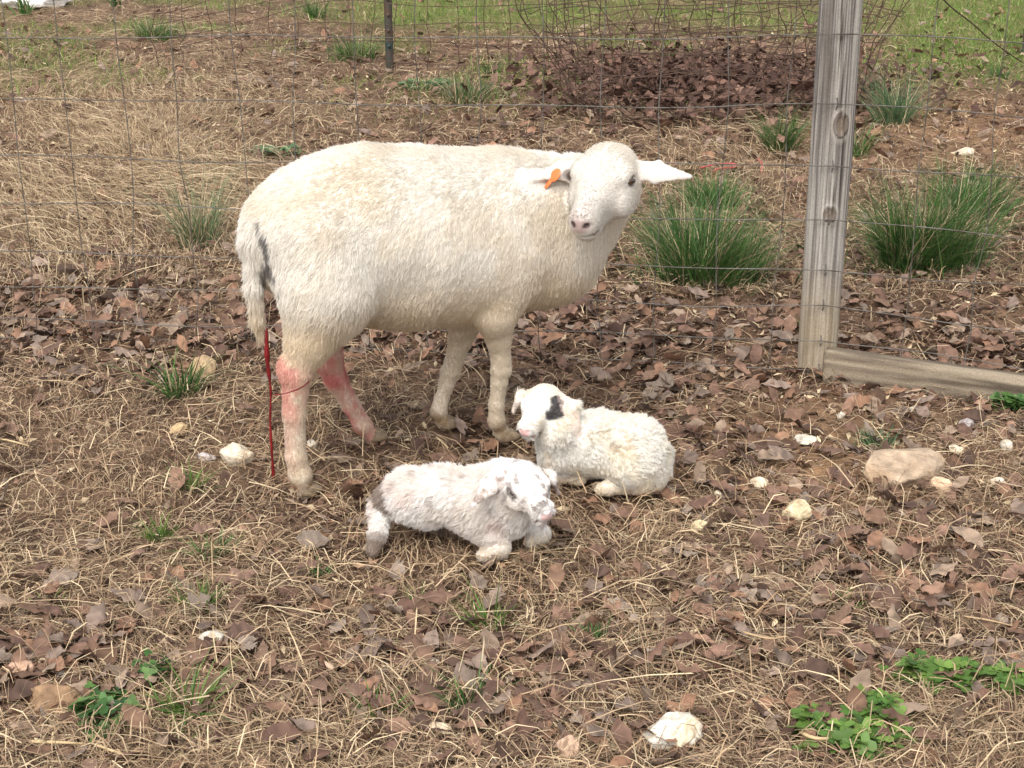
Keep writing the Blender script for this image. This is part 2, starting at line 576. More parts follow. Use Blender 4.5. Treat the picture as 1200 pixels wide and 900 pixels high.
lowv = [leaf_shape(k % 3, 8, 300 + k) for k in range(14)]
fragv = [leaf_shape(2, 3, 400 + k) for k in range(8)]
x, y = rand_ground(42000, 5, 1010, 220, .86)
lf, st, pl, gr, ba = zones(x, y)
dist = np.hypot(x, y)
keep = rng.uniform(0, 1, len(x)) < lf * .6
x, y, lf = x[keep], y[keep], lf[keep]
col = pick(LEAF, len(x), .14)
parts_ = [scatter_leaves(x, y, rng.uniform(.03, .078, len(x)), lowv, col, .38, .03)]
x, y = rand_ground(110000, 40, 1010, 220, .88)
lf, st, pl, gr, ba = zones(x, y)
keep = rng.uniform(0, 1, len(x)) < .22 + .5 * lf
x, y = x[keep], y[keep]
parts_.append(scatter_leaves(x, y, rng.uniform(.008, .03, len(x)), fragv, pick(LEAF + STRAW[3:6], len(x), .18), .4, .012))
# drift of darker leaves caught under the old wire coil
q = at(835, 112)
m = 2600
x = q[0] + rng.normal(0, .42, m); y = q[1] + rng.normal(0, .42, m)
parts_.append(scatter_leaves(x, y, rng.uniform(.04, .085, m), lowv, pick([(104, 78, 66), (90, 67, 57), (118, 92, 78), (80, 60, 52)], m, .15), .5, .10))
v, f, c = join(parts_)
tag(obj("leaf_litter", mesh_np("leaf_litter", v, f, c), M['litter']), "brown dead oak leaves and crumbled leaf bits lying as litter", "leaf litter", kind="stuff")

# the leaves that show largest, each one by itself
LEAFC = [(117, 93, 79), (132, 106, 88), (142, 126, 112), (138, 105, 83)]
LEAF_LABEL = ["brown curled dead oak leaf lying on top of the straw litter", "tan brown dead oak leaf lying on top of the straw litter",
              "greyish weathered dead oak leaf lying on the straw litter", "orange brown dead oak leaf lying on the straw litter"]
hero = []
for k in range(16):
    lv, lff = leaf_shape(k % 3, 13, 500 + k)
    ci = [0, 1, 0, 2, 1, 0, 3, 2, 0, 1, 0, 2, 1, 0, 2, 3][k]
    cc = srgb(*LEAFC[ci]) * (1 + .12 * rng.normal(size=(len(lv), 1)))
    me = mesh_np("fallen_leaf", lv, lff, cc, True)
    me.materials.append(M['leaf'])
    hero.append((me, ci))
cnt = 0
while cnt < 300:
    px, py = rng.uniform(-10, 1210), rng.uniform(300, 915)
    p = at(px, py)
    lf = zones(p[0:1], p[1:2])[0][0]
    if rng.uniform() > lf + .12: continue
    me, ci = hero[int(rng.integers(0, 16))]
    o = bpy.data.objects.new("fallen_leaf", me)
    C.objects.link(o)
    s = rng.uniform(.042, .088)
    o.scale = (s, s * rng.uniform(.8, 1.2), s)
    o.rotation_euler = (rng.normal(0, .3), rng.normal(0, .3), rng.uniform(0, 6.28))
    o.location = (p[0], p[1], float(ground_z(p[0], p[1])) + rng.uniform(.012, .024))
    tag(o, LEAF_LABEL[ci], "leaf", "dead oak leaves on the pen floor")
    cnt += 1


# ------------------------------------------------------------------ green plants
def upright(bx, by, L, W, th, lean, bend, col, k=5, z0=None):
    t = np.linspace(0, 1, k)[None, :]
    h = L[:, None] * (lean[:, None] * t + bend[:, None] * t * t)
    up = L[:, None] * (t * np.sqrt(np.clip(1 - lean ** 2, .05, 1))[:, None] - .55 * bend[:, None] * t * t)
    X = bx[:, None] + np.cos(th)[:, None] * h
    Y = by[:, None] + np.sin(th)[:, None] * h
    zb = ground_z(bx, by) if z0 is None else z0
    Z = zb[:, None] + np.maximum(up, .004)
    ro = rng.uniform(0, 6.28, len(bx))
    side = np.stack([np.cos(ro), np.sin(ro), np.zeros_like(ro)], 1)
    return strips(np.stack([X, Y, Z], -1), side, W, col)


# lawn beyond
x, y = rand_ground(130000, -40, 175, 250, .8, (-7, 7), (6, 13))
lf, st, pl, gr, ba = zones(x, y)
keep = rng.uniform(0, 1, len(x)) < gr * .8
x, y = x[keep], y[keep]; n = len(x)
v, f, c = upright(x, y, rng.uniform(.02, .065, n), rng.uniform(.003, .007, n), rng.uniform(0, 6.28, n), rng.uniform(.1, .7, n), rng.uniform(0, .4, n),
                  pick([(88, 120, 44), (102, 132, 52), (116, 136, 62), (76, 108, 40), (146, 140, 92), (126, 144, 70)], n, .15), 3)
tag(obj("lawn_grass", mesh_np("lawn_grass", v, f, c), M['grass']), "short patchy green grass of the field behind the fences", "grass", kind="stuff")

GREEN = [(70, 104, 48), (58, 92, 42), (84, 116, 56), (50, 80, 40), (96, 122, 70)]
GREEN_L = [(86, 116, 50), (104, 130, 60), (74, 106, 44)]
GREEN_G = [(92, 118, 80), (78, 106, 72), (110, 130, 92)]


def grass_tuft(px, py, wpx, hpx, nb, label, name="grass_tuft", cat="grass tuft", group=None, pal=GREEN, dead=.13, wid=(.002, .0052), spread=.5):
    p = at(px, py)
    zc = p[1] * math.cos(PITCH) + CAM_H * math.sin(PITCH)
    rw = wpx / FPX * zc / 2
    hh = hpx / FPX * zc
    n = nb
    a = rng.uniform(0, 6.28, n); r = np.sqrt(rng.uniform(0, 1, n))
    bx = np.cos(a) * r * rw * .72; by = np.sin(a) * r * rw * .55
    # clumps within the tuft
    cl = rng.normal(0, .45, (9, 2)) * rw
    s = rng.integers(0, 9, n)
    bx = .5 * bx + .5 * cl[s, 0] + rng.normal(0, .008, n); by = .5 * by + .4 * cl[s, 1] + rng.normal(0, .008, n)
    stray = rng.uniform(0, 1, n) < .10
    bx = np.where(stray, bx * 1.9 + rng.normal(0, .2, n) * rw, bx); by = np.where(stray, by * 1.7 + rng.normal(0, .2, n) * rw, by)
    th = np.arctan2(by, bx) + rng.normal(0, .9, n)
    tall = .55 + .9 * hash3(s, s * 0, s * 0, nb)
    L = hh * 1.3 * rng.uniform(.4, 1.3, n) * (.6 + .4 * tall) * np.where(stray, .6, 1)
    z0 = ground_z(bx + p[0], by + p[1])
    col = pick(pal, n, .14)
    d = rng.uniform(0, 1, n) < dead
    col[d] = pick(PALE, int(d.sum()), .1)
    v, f, c = upright(bx, by, L, rng.uniform(*wid, n), th, rng.uniform(.02, spread, n) + .25 * stray, rng.uniform(.0, .7, n), col, 5, z0)
    o = obj(name, mesh_np(name, v, f, c), M['grass'], loc=(p[0], p[1], 0))
    return tag(o, label, cat, group)


TG = "green grass tufts by the fence"
grass_tuft(817, 330, 185, 74, 1800, "large dark green grass tuft behind the wire left of the wooden post, nearest of two", group=TG)
grass_tuft(835, 247, 120, 32, 700, "smaller green grass tuft behind the ewe's ear, below the red twine", group=TG)
grass_tuft(1070, 312, 140, 92, 1500, "tallest green grass tuft just right of the wooden post above the board", group=TG)
grass_tuft(1130, 248, 130, 44, 700, "wide green grass tuft at right, behind the tallest tuft", group=TG)
grass_tuft(912, 178, 60, 44, 300, "small green grass tuft left of the wooden post, beside the heap of rusty wire", group=TG)
grass_tuft(1050, 150, 90, 46, 480, "grey green grass tuft right of the wooden post before the bare soil", group=TG, pal=GREEN_G)
grass_tuft(1172, 102, 32, 15, 160, "tiny dark grass tuft at the right edge of the lawn", group=TG)
grass_tuft(1005, 185, 28, 34, 120, "thin green grass tuft touching the right side of the post", group=TG)
grass_tuft(235, 292, 60, 74, 420, "feathery grey green weed behind the wire, left of the ewe's rump", name="weed_clump", cat="weed", pal=GREEN_G, spread=.4, wid=(.0015, .003), dead=.25)
grass_tuft(180, 52, 110, 18, 600, "long low green grass patch in the litter at upper left", group=TG)
grass_tuft(372, 27, 46, 22, 220, "green tuft with blue flower spikes at the top edge", group=TG)
grass_tuft(420, 72, 90, 22, 500, "green grass patch just left of the steel post", group=TG, pal=GREEN + GREEN_L)
grass_tuft(545, 124, 110, 26, 420, "short green grass patch behind the ewe's back", group=TG, pal=GREEN_G + GREEN, dead=.3)
grass_tuft(490, 112, 60, 14, 160, "sparse green grass between the steel post and the patch behind the ewe", group=TG, pal=GREEN_G + GREEN, dead=.3)
grass_tuft(32, 22, 16, 22, 26, "broad upright iris leaves beside the white rock at the top left corner", name="iris_clump", cat="plant", wid=(.012, .02), spread=.2)
grass_tuft(140, 14, 22, 18, 18, "broad upright iris leaves right of the white rock at the top edge", name="iris_clump", cat="plant", wid=(.012, .02), spread=.25)
grass_tuft(575, 92, 40, 10, 120, "small green grass spot behind the ewe's shoulders", group=TG)
grass_tuft(790, 72, 60, 14, 240, "green grass spot in front of the rusty wire heap", group=TG, pal=GREEN_L)

SG = "small green sprouts in the straw"
for (px, py, w_, h_, nb, lb, pl_) in [
    (235, 722, 40, 22, 60, "bright green sprout left of centre, above the white stone", GREEN_L),
    (186, 634, 34, 20, 50, "thin green sprout left of the standing hind leg, farthest left of two", GREEN_L),
    (242, 656, 60, 18, 90, "low wide green sprout below the ewe's near hind foot", GREEN),
    (58, 722, 30, 14, 40, "small green sprout near the left edge above the leaves", GREEN_L),
    (222, 842, 70, 44, 70, "loose green grass sprout right of the clover at lower left", GREEN_L),
    (378, 676, 34, 12, 40, "faint green sprout left of the spotted lamb's foot", GREEN),
    (546, 834, 50, 30, 90, "round green sprout at bottom centre", GREEN),
    (577, 742, 50, 34, 40, "tall green sprout below the spotted lamb", GREEN_L),
    (692, 756, 34, 16, 40, "small green sprout right of and below the spotted lamb", GREEN),
    (472, 772, 18, 12, 26, "tiny green sprout left of the bottom centre", GREEN_L),
    (488, 710, 18, 16, 26, "tiny green sprout below the spotted lamb's belly", GREEN_L),
    (440, 844, 44, 22, 50, "green sprout left of the round sprout at the bottom", GREEN_L),
    (985, 716, 26, 16, 40, "single green sprout among the leaves at right", GREEN_L),
    (215, 468, 50, 40, 80, "green sprout in the straw behind the ewe's tail", GREEN),
    (225, 575, 36, 24, 50, "dull green sprout left of the hanging red strand", GREEN_L),
    (945, 392, 14, 16, 14, "single green leaf sprout at the foot of the wooden post", GREEN_L),
    (750, 758, 20, 8, 20, "flat green sprout in the straw, right of the sprout below the lamb", GREEN),
    (1030, 520, 70, 14, 110, "thin grey green grass in front of the board beside the big stone", GREEN_G),
    (210, 872, 40, 16, 30, "pale green blades at the lower left near the bottom edge", GREEN_L),
]:
    grass_tuft(px, py, w_, h_ * 1.05 + 3, int(nb * 1.5), lb, "grass_sprout", "sprout", SG, pl_, .08, (.0025, .0055), .8)


def clover(px, py, wpx, dpx, nl, label, pal=GREEN_L):
    p = at(px, py)
    zc = p[1] * math.cos(PITCH) + CAM_H * math.sin(PITCH)
    rw = wpx / FPX * zc / 2; rd = dpx / FPX * zc * 1.3
    out_v, out_f, out_c = [], [], []
    ang = np.linspace(0, 6.283, 7)[:-1]
    disc = np.concatenate([[[0, 0, -.12]], np.stack([np.cos(ang), np.sin(ang) * .85, .12 * np.abs(np.sin(ang))], 1)])
    fan = np.array([[0, i + 1, (i + 1) % 6 + 1] for i in range(6)])
    o = 0
    cl = rng.normal(0, .4, (6, 2))
    for i in range(nl):
        c0 = cl[int(rng.integers(0, 6))] + rng.normal(0, .26, 2)
        bx, by = c0[0] * rw, c0[1] * rd
        zz = float(ground_z(bx + p[0], by + p[1])) + rng.uniform(.012, .04)
        s = rng.uniform(.005, .0105)
        th0 = rng.uniform(0, 6.28)
        tl = rng.normal(0, .3, 2)
        cc = pick(pal, 1, .18)[0]
        for q in range(3):
            a = th0 + q * 2.094
            ca, sa = math.cos(a), math.sin(a)
            d = disc * s
            X = d[:, 0] + s * .95
            vx = X * ca - d[:, 1] * sa; vy = X * sa + d[:, 1] * ca
            vz = d[:, 2] + vx * tl[0] + vy * tl[1]
            out_v.append(np.stack([vx + bx, vy + by, vz + zz], 1)); out_f.append(fan + o); o += 7
            out_c.append(np.repeat((cc * rng.uniform(.85, 1.15))[None], 7, 0))
        # stem
    ob = obj("clover_patch", mesh_np("clover_patch", np.concatenate(out_v), np.concatenate(out_f), np.concatenate(out_c)), M['grass'], loc=(p[0], p[1], 0))
    tag(ob, label, "clover", "clover patches")


clover(1012, 868, 130, 42, 230, "largest clover patch, at the bottom edge on the right")
clover(1115, 806, 120, 22, 130, "clover patch at right, just above the largest one")
clover(1182, 820, 46, 20, 60, "small bright clover patch at the right edge")
clover(130, 838, 70, 40, 120, "clover patch at the lower left beside the dirt clod", GREEN)
clover(1186, 482, 44, 12, 80, "little clover patch under the timber board at the right edge", GREEN)
clover(322, 182, 44, 20, 90, "grey green broad leaved weed behind the ewe's rump", GREEN_G)
clover(505, 108, 80, 16, 90, "low leafy green weeds behind the middle of the ewe's back", GREEN_G)


# ------------------------------------------------------------------ stones, stalks, twine
def ico(sub):
    import bmesh
    bm = bmesh.new()
    bmesh.ops.create_icosphere(bm, subdivisions=sub, radius=1)
    v_ = np.array([vv.co[:] for vv in bm.verts]); f_ = np.array([[q.index for q in ff.verts] for ff in bm.faces])
    bm.free()
    return v_, f_


ICO = ico(4)


def stone(px, py, wpx, hpx, label, colr=(205, 190, 165), seed=0, name="stone", rough=.35, sink=.32):
    p = at(px, py + hpx * .3)
    zc = p[1] * math.cos(PITCH) + CAM_H * math.sin(PITCH)
    a = wpx / FPX * zc / 2; h = hpx / FPX * zc / 2 * 1.05
    r = np.random.default_rng(900 + seed)
    v_, f_ = ICO
    u = v_.copy()
    # facets: clip by random planes so that it is a broken stone, then roughen
    for k in range(11):
        nrm = r.normal(size=3); nrm /= np.linalg.norm(nrm)
        d = r.uniform(.58, .9)
        e = u @ nrm - d
        u = u - np.maximum(e, 0)[:, None] * nrm * .92
    u = u * (1 + .34 * (fbm(u * 2.2 + seed * 3.1, 4, 7) - .5)[:, None] + .10 * (fbm(u * 8 + seed, 3, 8) - .5)[:, None] * rough * 3)
    u = u * np.array([a, max(a * .72, h), h]) * 1.12
    ca, sa = math.cos(r.uniform(-.5, .5)), math.sin(r.uniform(-.5, .5))
    u = np.stack([u[:, 0] * ca - u[:, 1] * sa, u[:, 0] * sa + u[:, 1] * ca, u[:, 2]], 1)
    base = srgb(*colr)
    tone = fbm(v_ * 3 + seed, 4, 12)
    col = mix(base * .8, base * 1.12, smooth(.35, .65, tone))
    col = mix(col, srgb(160, 130, 98), smooth(.55, .75, fbm(v_ * 2 + seed + 5, 3, 14)) * .5)
    o = obj(name, mesh_np(name, u, f_, col, True), M['stone'], loc=(p[0], p[1], float(ground_z(p[0], p[1])) + h * (1 - 2 * sink) + .011))
    tag(o, label, "stone", "pale stones on the ground")
    return o


S_TAN, S_WH, S_GR = (176, 155, 132), (198, 189, 172), (160, 150, 146)
for i, (px, py, w_, h_, lb, cl_) in enumerate([
    (1063, 546, 90, 56, "large tan flat rock in front of the timber board", S_TAN),
    (1101, 573, 27, 22, "small tan stone touching the right of the large tan rock", (206, 176, 146)),
    (1096, 551, 13, 10, "white chip lying against the large tan rock's right end", S_WH),
    (935, 598, 36, 26, "pale angular stone below and left of the large tan rock", (212, 196, 160)),
    (890, 566, 20, 12, "small cream stone left of the large tan rock", (222, 206, 178)),
    (820, 619, 20, 16, "cream stone right of the white lamb's feet", (216, 200, 160)),
    (1120, 528, 18, 11, "flat pale stone above and right of the large tan rock", (220, 202, 176)),
    (1178, 525, 16, 14, "white stone near the right edge below the board", S_WH),
    (1167, 569, 20, 11, "pale stone near the right edge below the others", (214, 200, 180)),
    (1132, 500, 18, 14, "grey stone under the timber board", S_GR),
    (945, 515, 26, 9, "white pebbles below the corner of the board", S_WH),
    (985, 487, 9, 8, "tiny white pebble just below the board's left end", S_WH),
    (1072, 481, 12, 5, "thin white chip at the foot of the board", S_WH),
    (785, 864, 64, 40, "white rough rock at the bottom right of centre", (214, 206, 190)),
    (803, 868, 20, 40, "pale block beside the white rough rock, to its right", (222, 204, 174)),
    (28, 796, 42, 27, "tan rounded rock near the left edge at lower left", (186, 152, 128)),
    (250, 763, 30, 20, "white stone at lower left", S_WH),
    (231, 784, 24, 13, "pair of small pale pebbles under the white stone", (226, 212, 194)),
    (72, 802, 12, 10, "tiny white pebble right of the tan rounded rock", S_WH),
    (147, 808, 18, 14, "white pebble right of the dirt clod", S_WH),
    (278, 536, 36, 27, "cream triangular stone left of the hanging red strand", (216, 202, 178)),
    (243, 541, 22, 10, "flat grey stone left of the cream triangular stone", (186, 176, 172)),
    (241, 437, 34, 26, "tan stone behind the ewe's tail at the leaf edge", (188, 160, 126)),
    (210, 509, 20, 14, "tan pebble in straw left of the ewe", (190, 164, 124)),
    (366, 525, 14, 11, "white pebble between the ewe's hind feet", S_WH),
    (1131, 180, 22, 9, "pale chunk on the bare soil behind the fence", (206, 190, 168)),
    (46, 6, 70, 18, "large white rock at the top left corner", (226, 222, 214)),
    (505, 783, 20, 9, "white chip in the straw at bottom centre left", S_WH),
    (516, 860, 26, 14, "pale stone at the bottom edge left of centre", (206, 186, 158)),
    (1056, 604, 10, 7, "small white chip below the large tan rock", S_WH),
    (1058, 668, 8, 6, "tiny pale chip in leaves at right", S_WH),
    (664, 884, 30, 30, "tan stone at the very bottom right of centre", (190, 160, 136)),
    (855, 572, 9, 7, "tiny white pebble right of the white lamb", S_WH),
    (841, 580, 9, 7, "tiny cream pebble beside the white lamb's rump", (222, 206, 178)),
]):
    stone(px, py, w_, h_, lb, cl_, i)

# dirt clod
o = stone(66, 826, 72, 44, "tan crumbly dirt clod at lower left beside the clover", (142, 114, 88), 60, "dirt_clod", .9, .45)
o["category"] = "dirt"; del o["group"]


def stalk(pix, rad, label, colr=(206, 182, 140), z=.03):
    pts = bez([at(px, py, z + .01 * math.sin(i * 2)) for i, (px, py) in enumerate(pix)], 10)
    v_, f_ = tube(pts, np.linspace(rad, rad * .6, 10), 6)
    o = obj("dry_stalk", mesh_np("dry_stalk", v_, f_, np.repeat(srgb(*colr)[None], len(v_), 0), True), M['straw'])
    tag(o, label, "stalk", "thick dry stalks on the straw")


stalk([(36, 869), (70, 870), (108, 872)], .003, "straight pale dry stalk at the lower left near the bottom")
stalk([(110, 872), (132, 880), (158, 889)], .0028, "pale dry stalk end leaning down beside the lower left clover")
stalk([(938, 858), (955, 865), (985, 865), (1030, 860)], .0034, "thick pale stalk lying across the largest clover patch")
stalk([(0, 514), (18, 518), (38, 524)], .0026, "short pale stalk at the left edge in the straw")
stalk([(868, 200 + 540), (900, 748), (925, 746)], .0022, "thin pale stalk in leaves right of centre", (196, 168, 130))
stalk([(884, 720), (905, 700), (920, 690), (960, 704)], .002, "bent dry stalk among the leaves at right", (176, 146, 112))
stalk([(1128, 722), (1160, 727), (1196, 736)], .002, "thin stalk at the right edge among leaves", (190, 164, 128))
stalk([(120, 838), (150, 812), (180, 790)], .0018, "thin stalk crossing the small white pebble at lower left", (186, 158, 120))

tw_ = empty("red_twine", at(845, 196))
pts = [at(820, 197, .05), at(832, 194, .06), at(846, 192, .05), at(862, 192, .05), at(860, 196, .045), at(840, 198, .06), at(836, 206, .03), at(842, 212, .02)]
v_, f_ = tube(bez(pts, 40) - np.array(tw_.location), .0028, 6)
obj("strand", mesh_np("strand", v_, f_, None, True), M['twine'], tw_)
v_, f_ = tube(bez([at(888, 186, .04), at(893, 192, .04), at(892, 202, .03)], 12) - np.array(tw_.location), .0028, 6)
obj("strand", mesh_np("strand", v_, f_, None, True), M['twine'], tw_)
tag(tw_, "tangled bit of red twine on the ground behind the grass tuft", "twine")


# ------------------------------------------------------------------ wooden post and timber board
PB = at(957, 430)                                   # foot of the post
lean = np.array([-.012, 0.0])


def post_mesh():
    nz, na = 260, 120
    H_ = 1.45
    zz = np.linspace(-.06, H_, nz); aa = np.linspace(0, 2 * math.pi, na, endpoint=False)
    Z, A = np.meshgrid(zz, aa, indexing='ij')
    rad = .0475 + .004 * (Z / H_) + .0035 * np.cos(A * 2 + .6) + .0025 * (n2(Z * 3, np.cos(A), 1, 2, 131) - .5)
    ax, ay = np.cos(A), np.sin(A)
    grain = fbm(np.stack([ax * 11 + .6 * n2(Z * 2.2, A, 1, 2, 171), ay * 11, Z * 3.2], -1), 4, 133)
    fine = fbm(np.stack([ax * 26, ay * 26, Z * 2.5], -1), 3, 137)
    crack = smooth(.03, .0, np.abs(fbm(np.stack([ax * 4 + .25 * n2(Z * 5, A * 2, 1, 2, 173), ay * 4, Z * .5], -1), 3, 139) - .5)) * smooth(.38, .55, n2(Z * 3, A, 1, 2, 141))
    depth = .0045 * (grain - .5) - .005 * crack + .0025 * (fine - .5)
    col = mix(srgb(164, 158, 149), srgb(104, 98, 93), smooth(.38, .6, grain))
    col = mix(col, srgb(190, 184, 174), smooth(.55, .75, fine) * .55)
    col = mix(col, srgb(160, 142, 112), smooth(.62, .2, Z / .55) * .55)          # browner wood near the ground
    col = mix(col, srgb(92, 84, 78), smooth(.46, .66, n2(Z * 2.4, A * 1.6, 1, 4, 143)) * smooth(.3, .8, Z) * .75)
    col = mix(col, srgb(52, 45, 40), crack * .95)
    # knots on the face that looks to the yard
    for (kz, ka, kr, kh) in [(.665, -1.35, .019, .032), (.435, -1.62, .017, .021)]:
        da = (A - (ka % (2 * math.pi)) + math.pi) % (2 * math.pi) - math.pi
        q = np.sqrt((da * .05 / kr) ** 2 + ((Z - kz) / kh) ** 2)
        ring = np.sin(q * 9) * smooth(1.9, .6, q)
        depth = depth + .003 * smooth(1.9, 1.0, q) * smooth(.3, 1.0, q) + .0015 * ring - .002 * smooth(.5, .2, q)
        col = mix(col, srgb(112, 98, 84), smooth(1.0, .6, q) * .75)
        col = mix(col, srgb(66, 56, 48), (smooth(1.15, 1.0, q) * smooth(.82, .97, q)) * .8)
        col = mix(col, srgb(196, 186, 172), smooth(1.7, 1.2, q) * smooth(1.0, 1.15, q) * .3)
    rad = rad + depth
    v_ = np.stack([ax * rad + lean[0] * Z / 1.0 * 0 , ay * rad, Z], -1)
    v_[..., 0] += lean[0] * Z
    v_ = v_.reshape(-1, 3)
    i = np.arange(nz - 1)[:, None] * na; j = np.arange(na)[None]; jn = (j + 1) % na
    f_ = np.stack([i + j, i + jn, i + na + jn, i + na + j], -1).reshape(-1, 4)
    v_ = np.concatenate([v_, [[lean[0] * H_, 0, H_ + .004]]])
    cap = np.stack([(nz - 1) * na + np.arange(na), (nz - 1) * na + (np.arange(na) + 1) % na, np.full(na, len(v_) - 1)], 1)
    return mesh_np("fence_post", v_, [f_, cap], np.concatenate([col.reshape(-1, 3), [srgb(150, 140, 128)]]), True)


post = empty("fence_post", (PB[0], PB[1], 0))
obj("shaft", post_mesh(), M['wood'], post)
tag(post, "grey weathered round wooden fence post with two knots", "fence post")

# timber board leaning on the ground against the post, running right towards the camera
B0, B1 = at(964, 442), at(1200, 477)
bd = B1 - B0
bd = bd / np.linalg.norm(bd)
blen = 1.9
bn = np.array([-bd[1], bd[0], 0])                    # points away from the camera


def board_mesh():
    hgt, thk = .098, .045
    nx2 = 150
    prof = []
    for (a, b, k) in [((0, 0), (0, 1), 14), ((0, 1), (1, 1), 7), ((1, 1), (1, 0), 10), ((1, 0), (0, 0), 4)]:
        for s in range(k):
            t = s / k
            prof.append((a[0] + (b[0] - a[0]) * t, a[1] + (b[1] - a[1]) * t))
    prof = np.array(prof)
    npf = len(prof)
    xs = np.linspace(0, blen, nx2)
    yy = prof[:, 0] * thk; zz = prof[:, 1] * hgt
    cx, cz = prof[:, 0] - .5, prof[:, 1] - .5
    e = smooth(.40, .5, np.abs(cx)) * smooth(.42, .5, np.abs(cz))   # round the arrises
    yy = yy - np.sign(cx) * e * .004; zz = zz - np.sign(cz) * e * .004
    X, Yp = np.meshgrid(xs, yy, indexing='ij'); _, Zp = np.meshgrid(xs, zz, indexing='ij')
    g = fbm(np.stack([X * 1.6, Yp * 60, Zp * 75 + 2 * n2(X * 2, Zp * 4, 1, 2, 151)], -1), 4, 153)
    fine = fbm(np.stack([X * 5, Yp * 160, Zp * 210], -1), 3, 157)
    dy = (g - .5) * .008
    wave = .006 * (n2(X * 1.3, X * 0, 1, 2, 159) - .5)
    Yp = Yp + np.where(Yp < thk / 2, 1, -1) * -dy
    Zp = Zp + wave + np.where(Zp > hgt * .8, (n2(X * 14, Yp * 30, 1, 3, 161) - .5) * .006, 0)
    col = mix(srgb(142, 129, 110), srgb(92, 81, 69), smooth(.38, .62, g))
    col = mix(col, srgb(164, 151, 130), smooth(.55, .75, fine) * .6)
    col = mix(col, srgb(80, 70, 58), smooth(.55, .8, n2(X * 5, Zp * 18, 1, 3, 163)) * .5)
    P_ = X[..., None] * bd + Yp[..., None] * bn + Zp[..., None] * np.array([0, 0, 1])
    v_ = P_.reshape(-1, 3)
    i = np.arange(nx2 - 1)[:, None] * npf; j = np.arange(npf)[None]; jn = (j + 1) % npf
    f_ = np.stack([i + j, i + npf + j, i + npf + jn, i + jn], -1).reshape(-1, 4)
    c0 = len(v_)
    v_ = np.concatenate([v_, [v_[:npf].mean(0), v_[-npf:].mean(0)]])
    j = np.arange(npf); jn = (j + 1) % npf
    cap = np.concatenate([np.stack([j, jn, np.full(npf, c0)], 1), np.stack([(nx2 - 1) * npf + jn, (nx2 - 1) * npf + j, np.full(npf, c0 + 1)], 1)])
    cc = np.concatenate([col.reshape(-1, 3), [srgb(120, 102, 80)] * 2])
    return mesh_np("timber_board", v_, [f_, cap], cc, True)


board = obj("timber_board", board_mesh(), M['wood'], loc=(B0[0], B0[1], float(ground_z(B0[0], B0[1])) - .008))
tag(board, "long weathered brown timber board on edge at the foot of the fence", "board")


# ------------------------------------------------------------------ woven wire fence, two runs meeting at the post
WY_POST = [40, 122, 195, 258, 317, 358, 400, 434]      # the line wires where they meet the post
front_p = PB + np.array([0, -.053, 0])
zpost = [max(on_plane(950, yy_, front_p, np.array([0, 1., 0]))[2], .012) for yy_ in WY_POST]
zpost = [zpost[0] + .22] + zpost                        # one more above the picture


def wire_run(fence, end_px, end_wires, length, first_stay, pitch, seed, kbulge):
    """line wires and stays from the post to a far end"""
    r = np.random.default_rng(seed)
    g1 = at(*end_px)
    d = g1 - front_p
    d[2] = 0
    full = np.linalg.norm(d)
    d = d / full
    nrm = np.array([-d[1], d[0], 0])
    zend = [max(on_plane(end_px[0], yy_, g1, nrm)[2], .01) for yy_ in end_wires]
    zend = [zend[0] + .22] + zend
    nw = len(zpost)
    S = np.linspace(0, length, int(length / .03) + 1)
    ph = r.uniform(0, 6.28, (nw, 3))

    def pos(w, s):
        t = s / full
        z = zpost[w] * (1 - t) + zend[w] * t
        sag = .006 * np.sin(s * 2.6 + ph[w, 0]) + .003 * np.sin(s * 9 + ph[w, 1])
        sag = sag * np.minimum(1, s / .3)
        out = kbulge * np.sin(s * 1.4 + .5) * np.sin(min(1, z if np.ndim(z) == 0 else 1) * 3) + .004 * np.sin(s * 7 + ph[w, 2])
        out = out * np.minimum(1, s / .3)
        base = front_p + np.multiply.outer(s, d) + np.multiply.outer(out, nrm)
        return base + np.multiply.outer(z + sag, np.array([0, 0, 1.]))
    for w in range(nw):
        pts = np.array([pos(w, s) for s in S])
        pts[:, 2] = np.maximum(pts[:, 2], ground_z(pts[:, 0], pts[:, 1]) + .006)
        v_, f_ = tube(pts - np.array(fence.location), .0015 if w else .0019, 5)
        obj("line_wire", mesh_np("line_wire", v_, f_, None, True), M['wire'], fence)
    s = first_stay
    while s < length:
        ctrl = []
        off = 0
        for w in range(nw):
            off = off * .6 + r.normal(0, .006)
            p = pos(w, min(length, max(.0, s + off)))
            p = p - nrm * .002
            ctrl.append(p)
        ctrl = np.array(ctrl)
        ctrl[:, 2] = np.maximum(ctrl[:, 2], .004)
        v_, f_ = tube(bez(ctrl, 32) - np.array(fence.location), .00135, 5)
        obj("stay_wire", mesh_np("stay_wire", v_, f_, None, True), M['wire'], fence)
        # wrapped knots where the stay crosses the line wires
        kv, kf, ko = [], [], 0
        s += pitch * r.uniform(.96, 1.04)


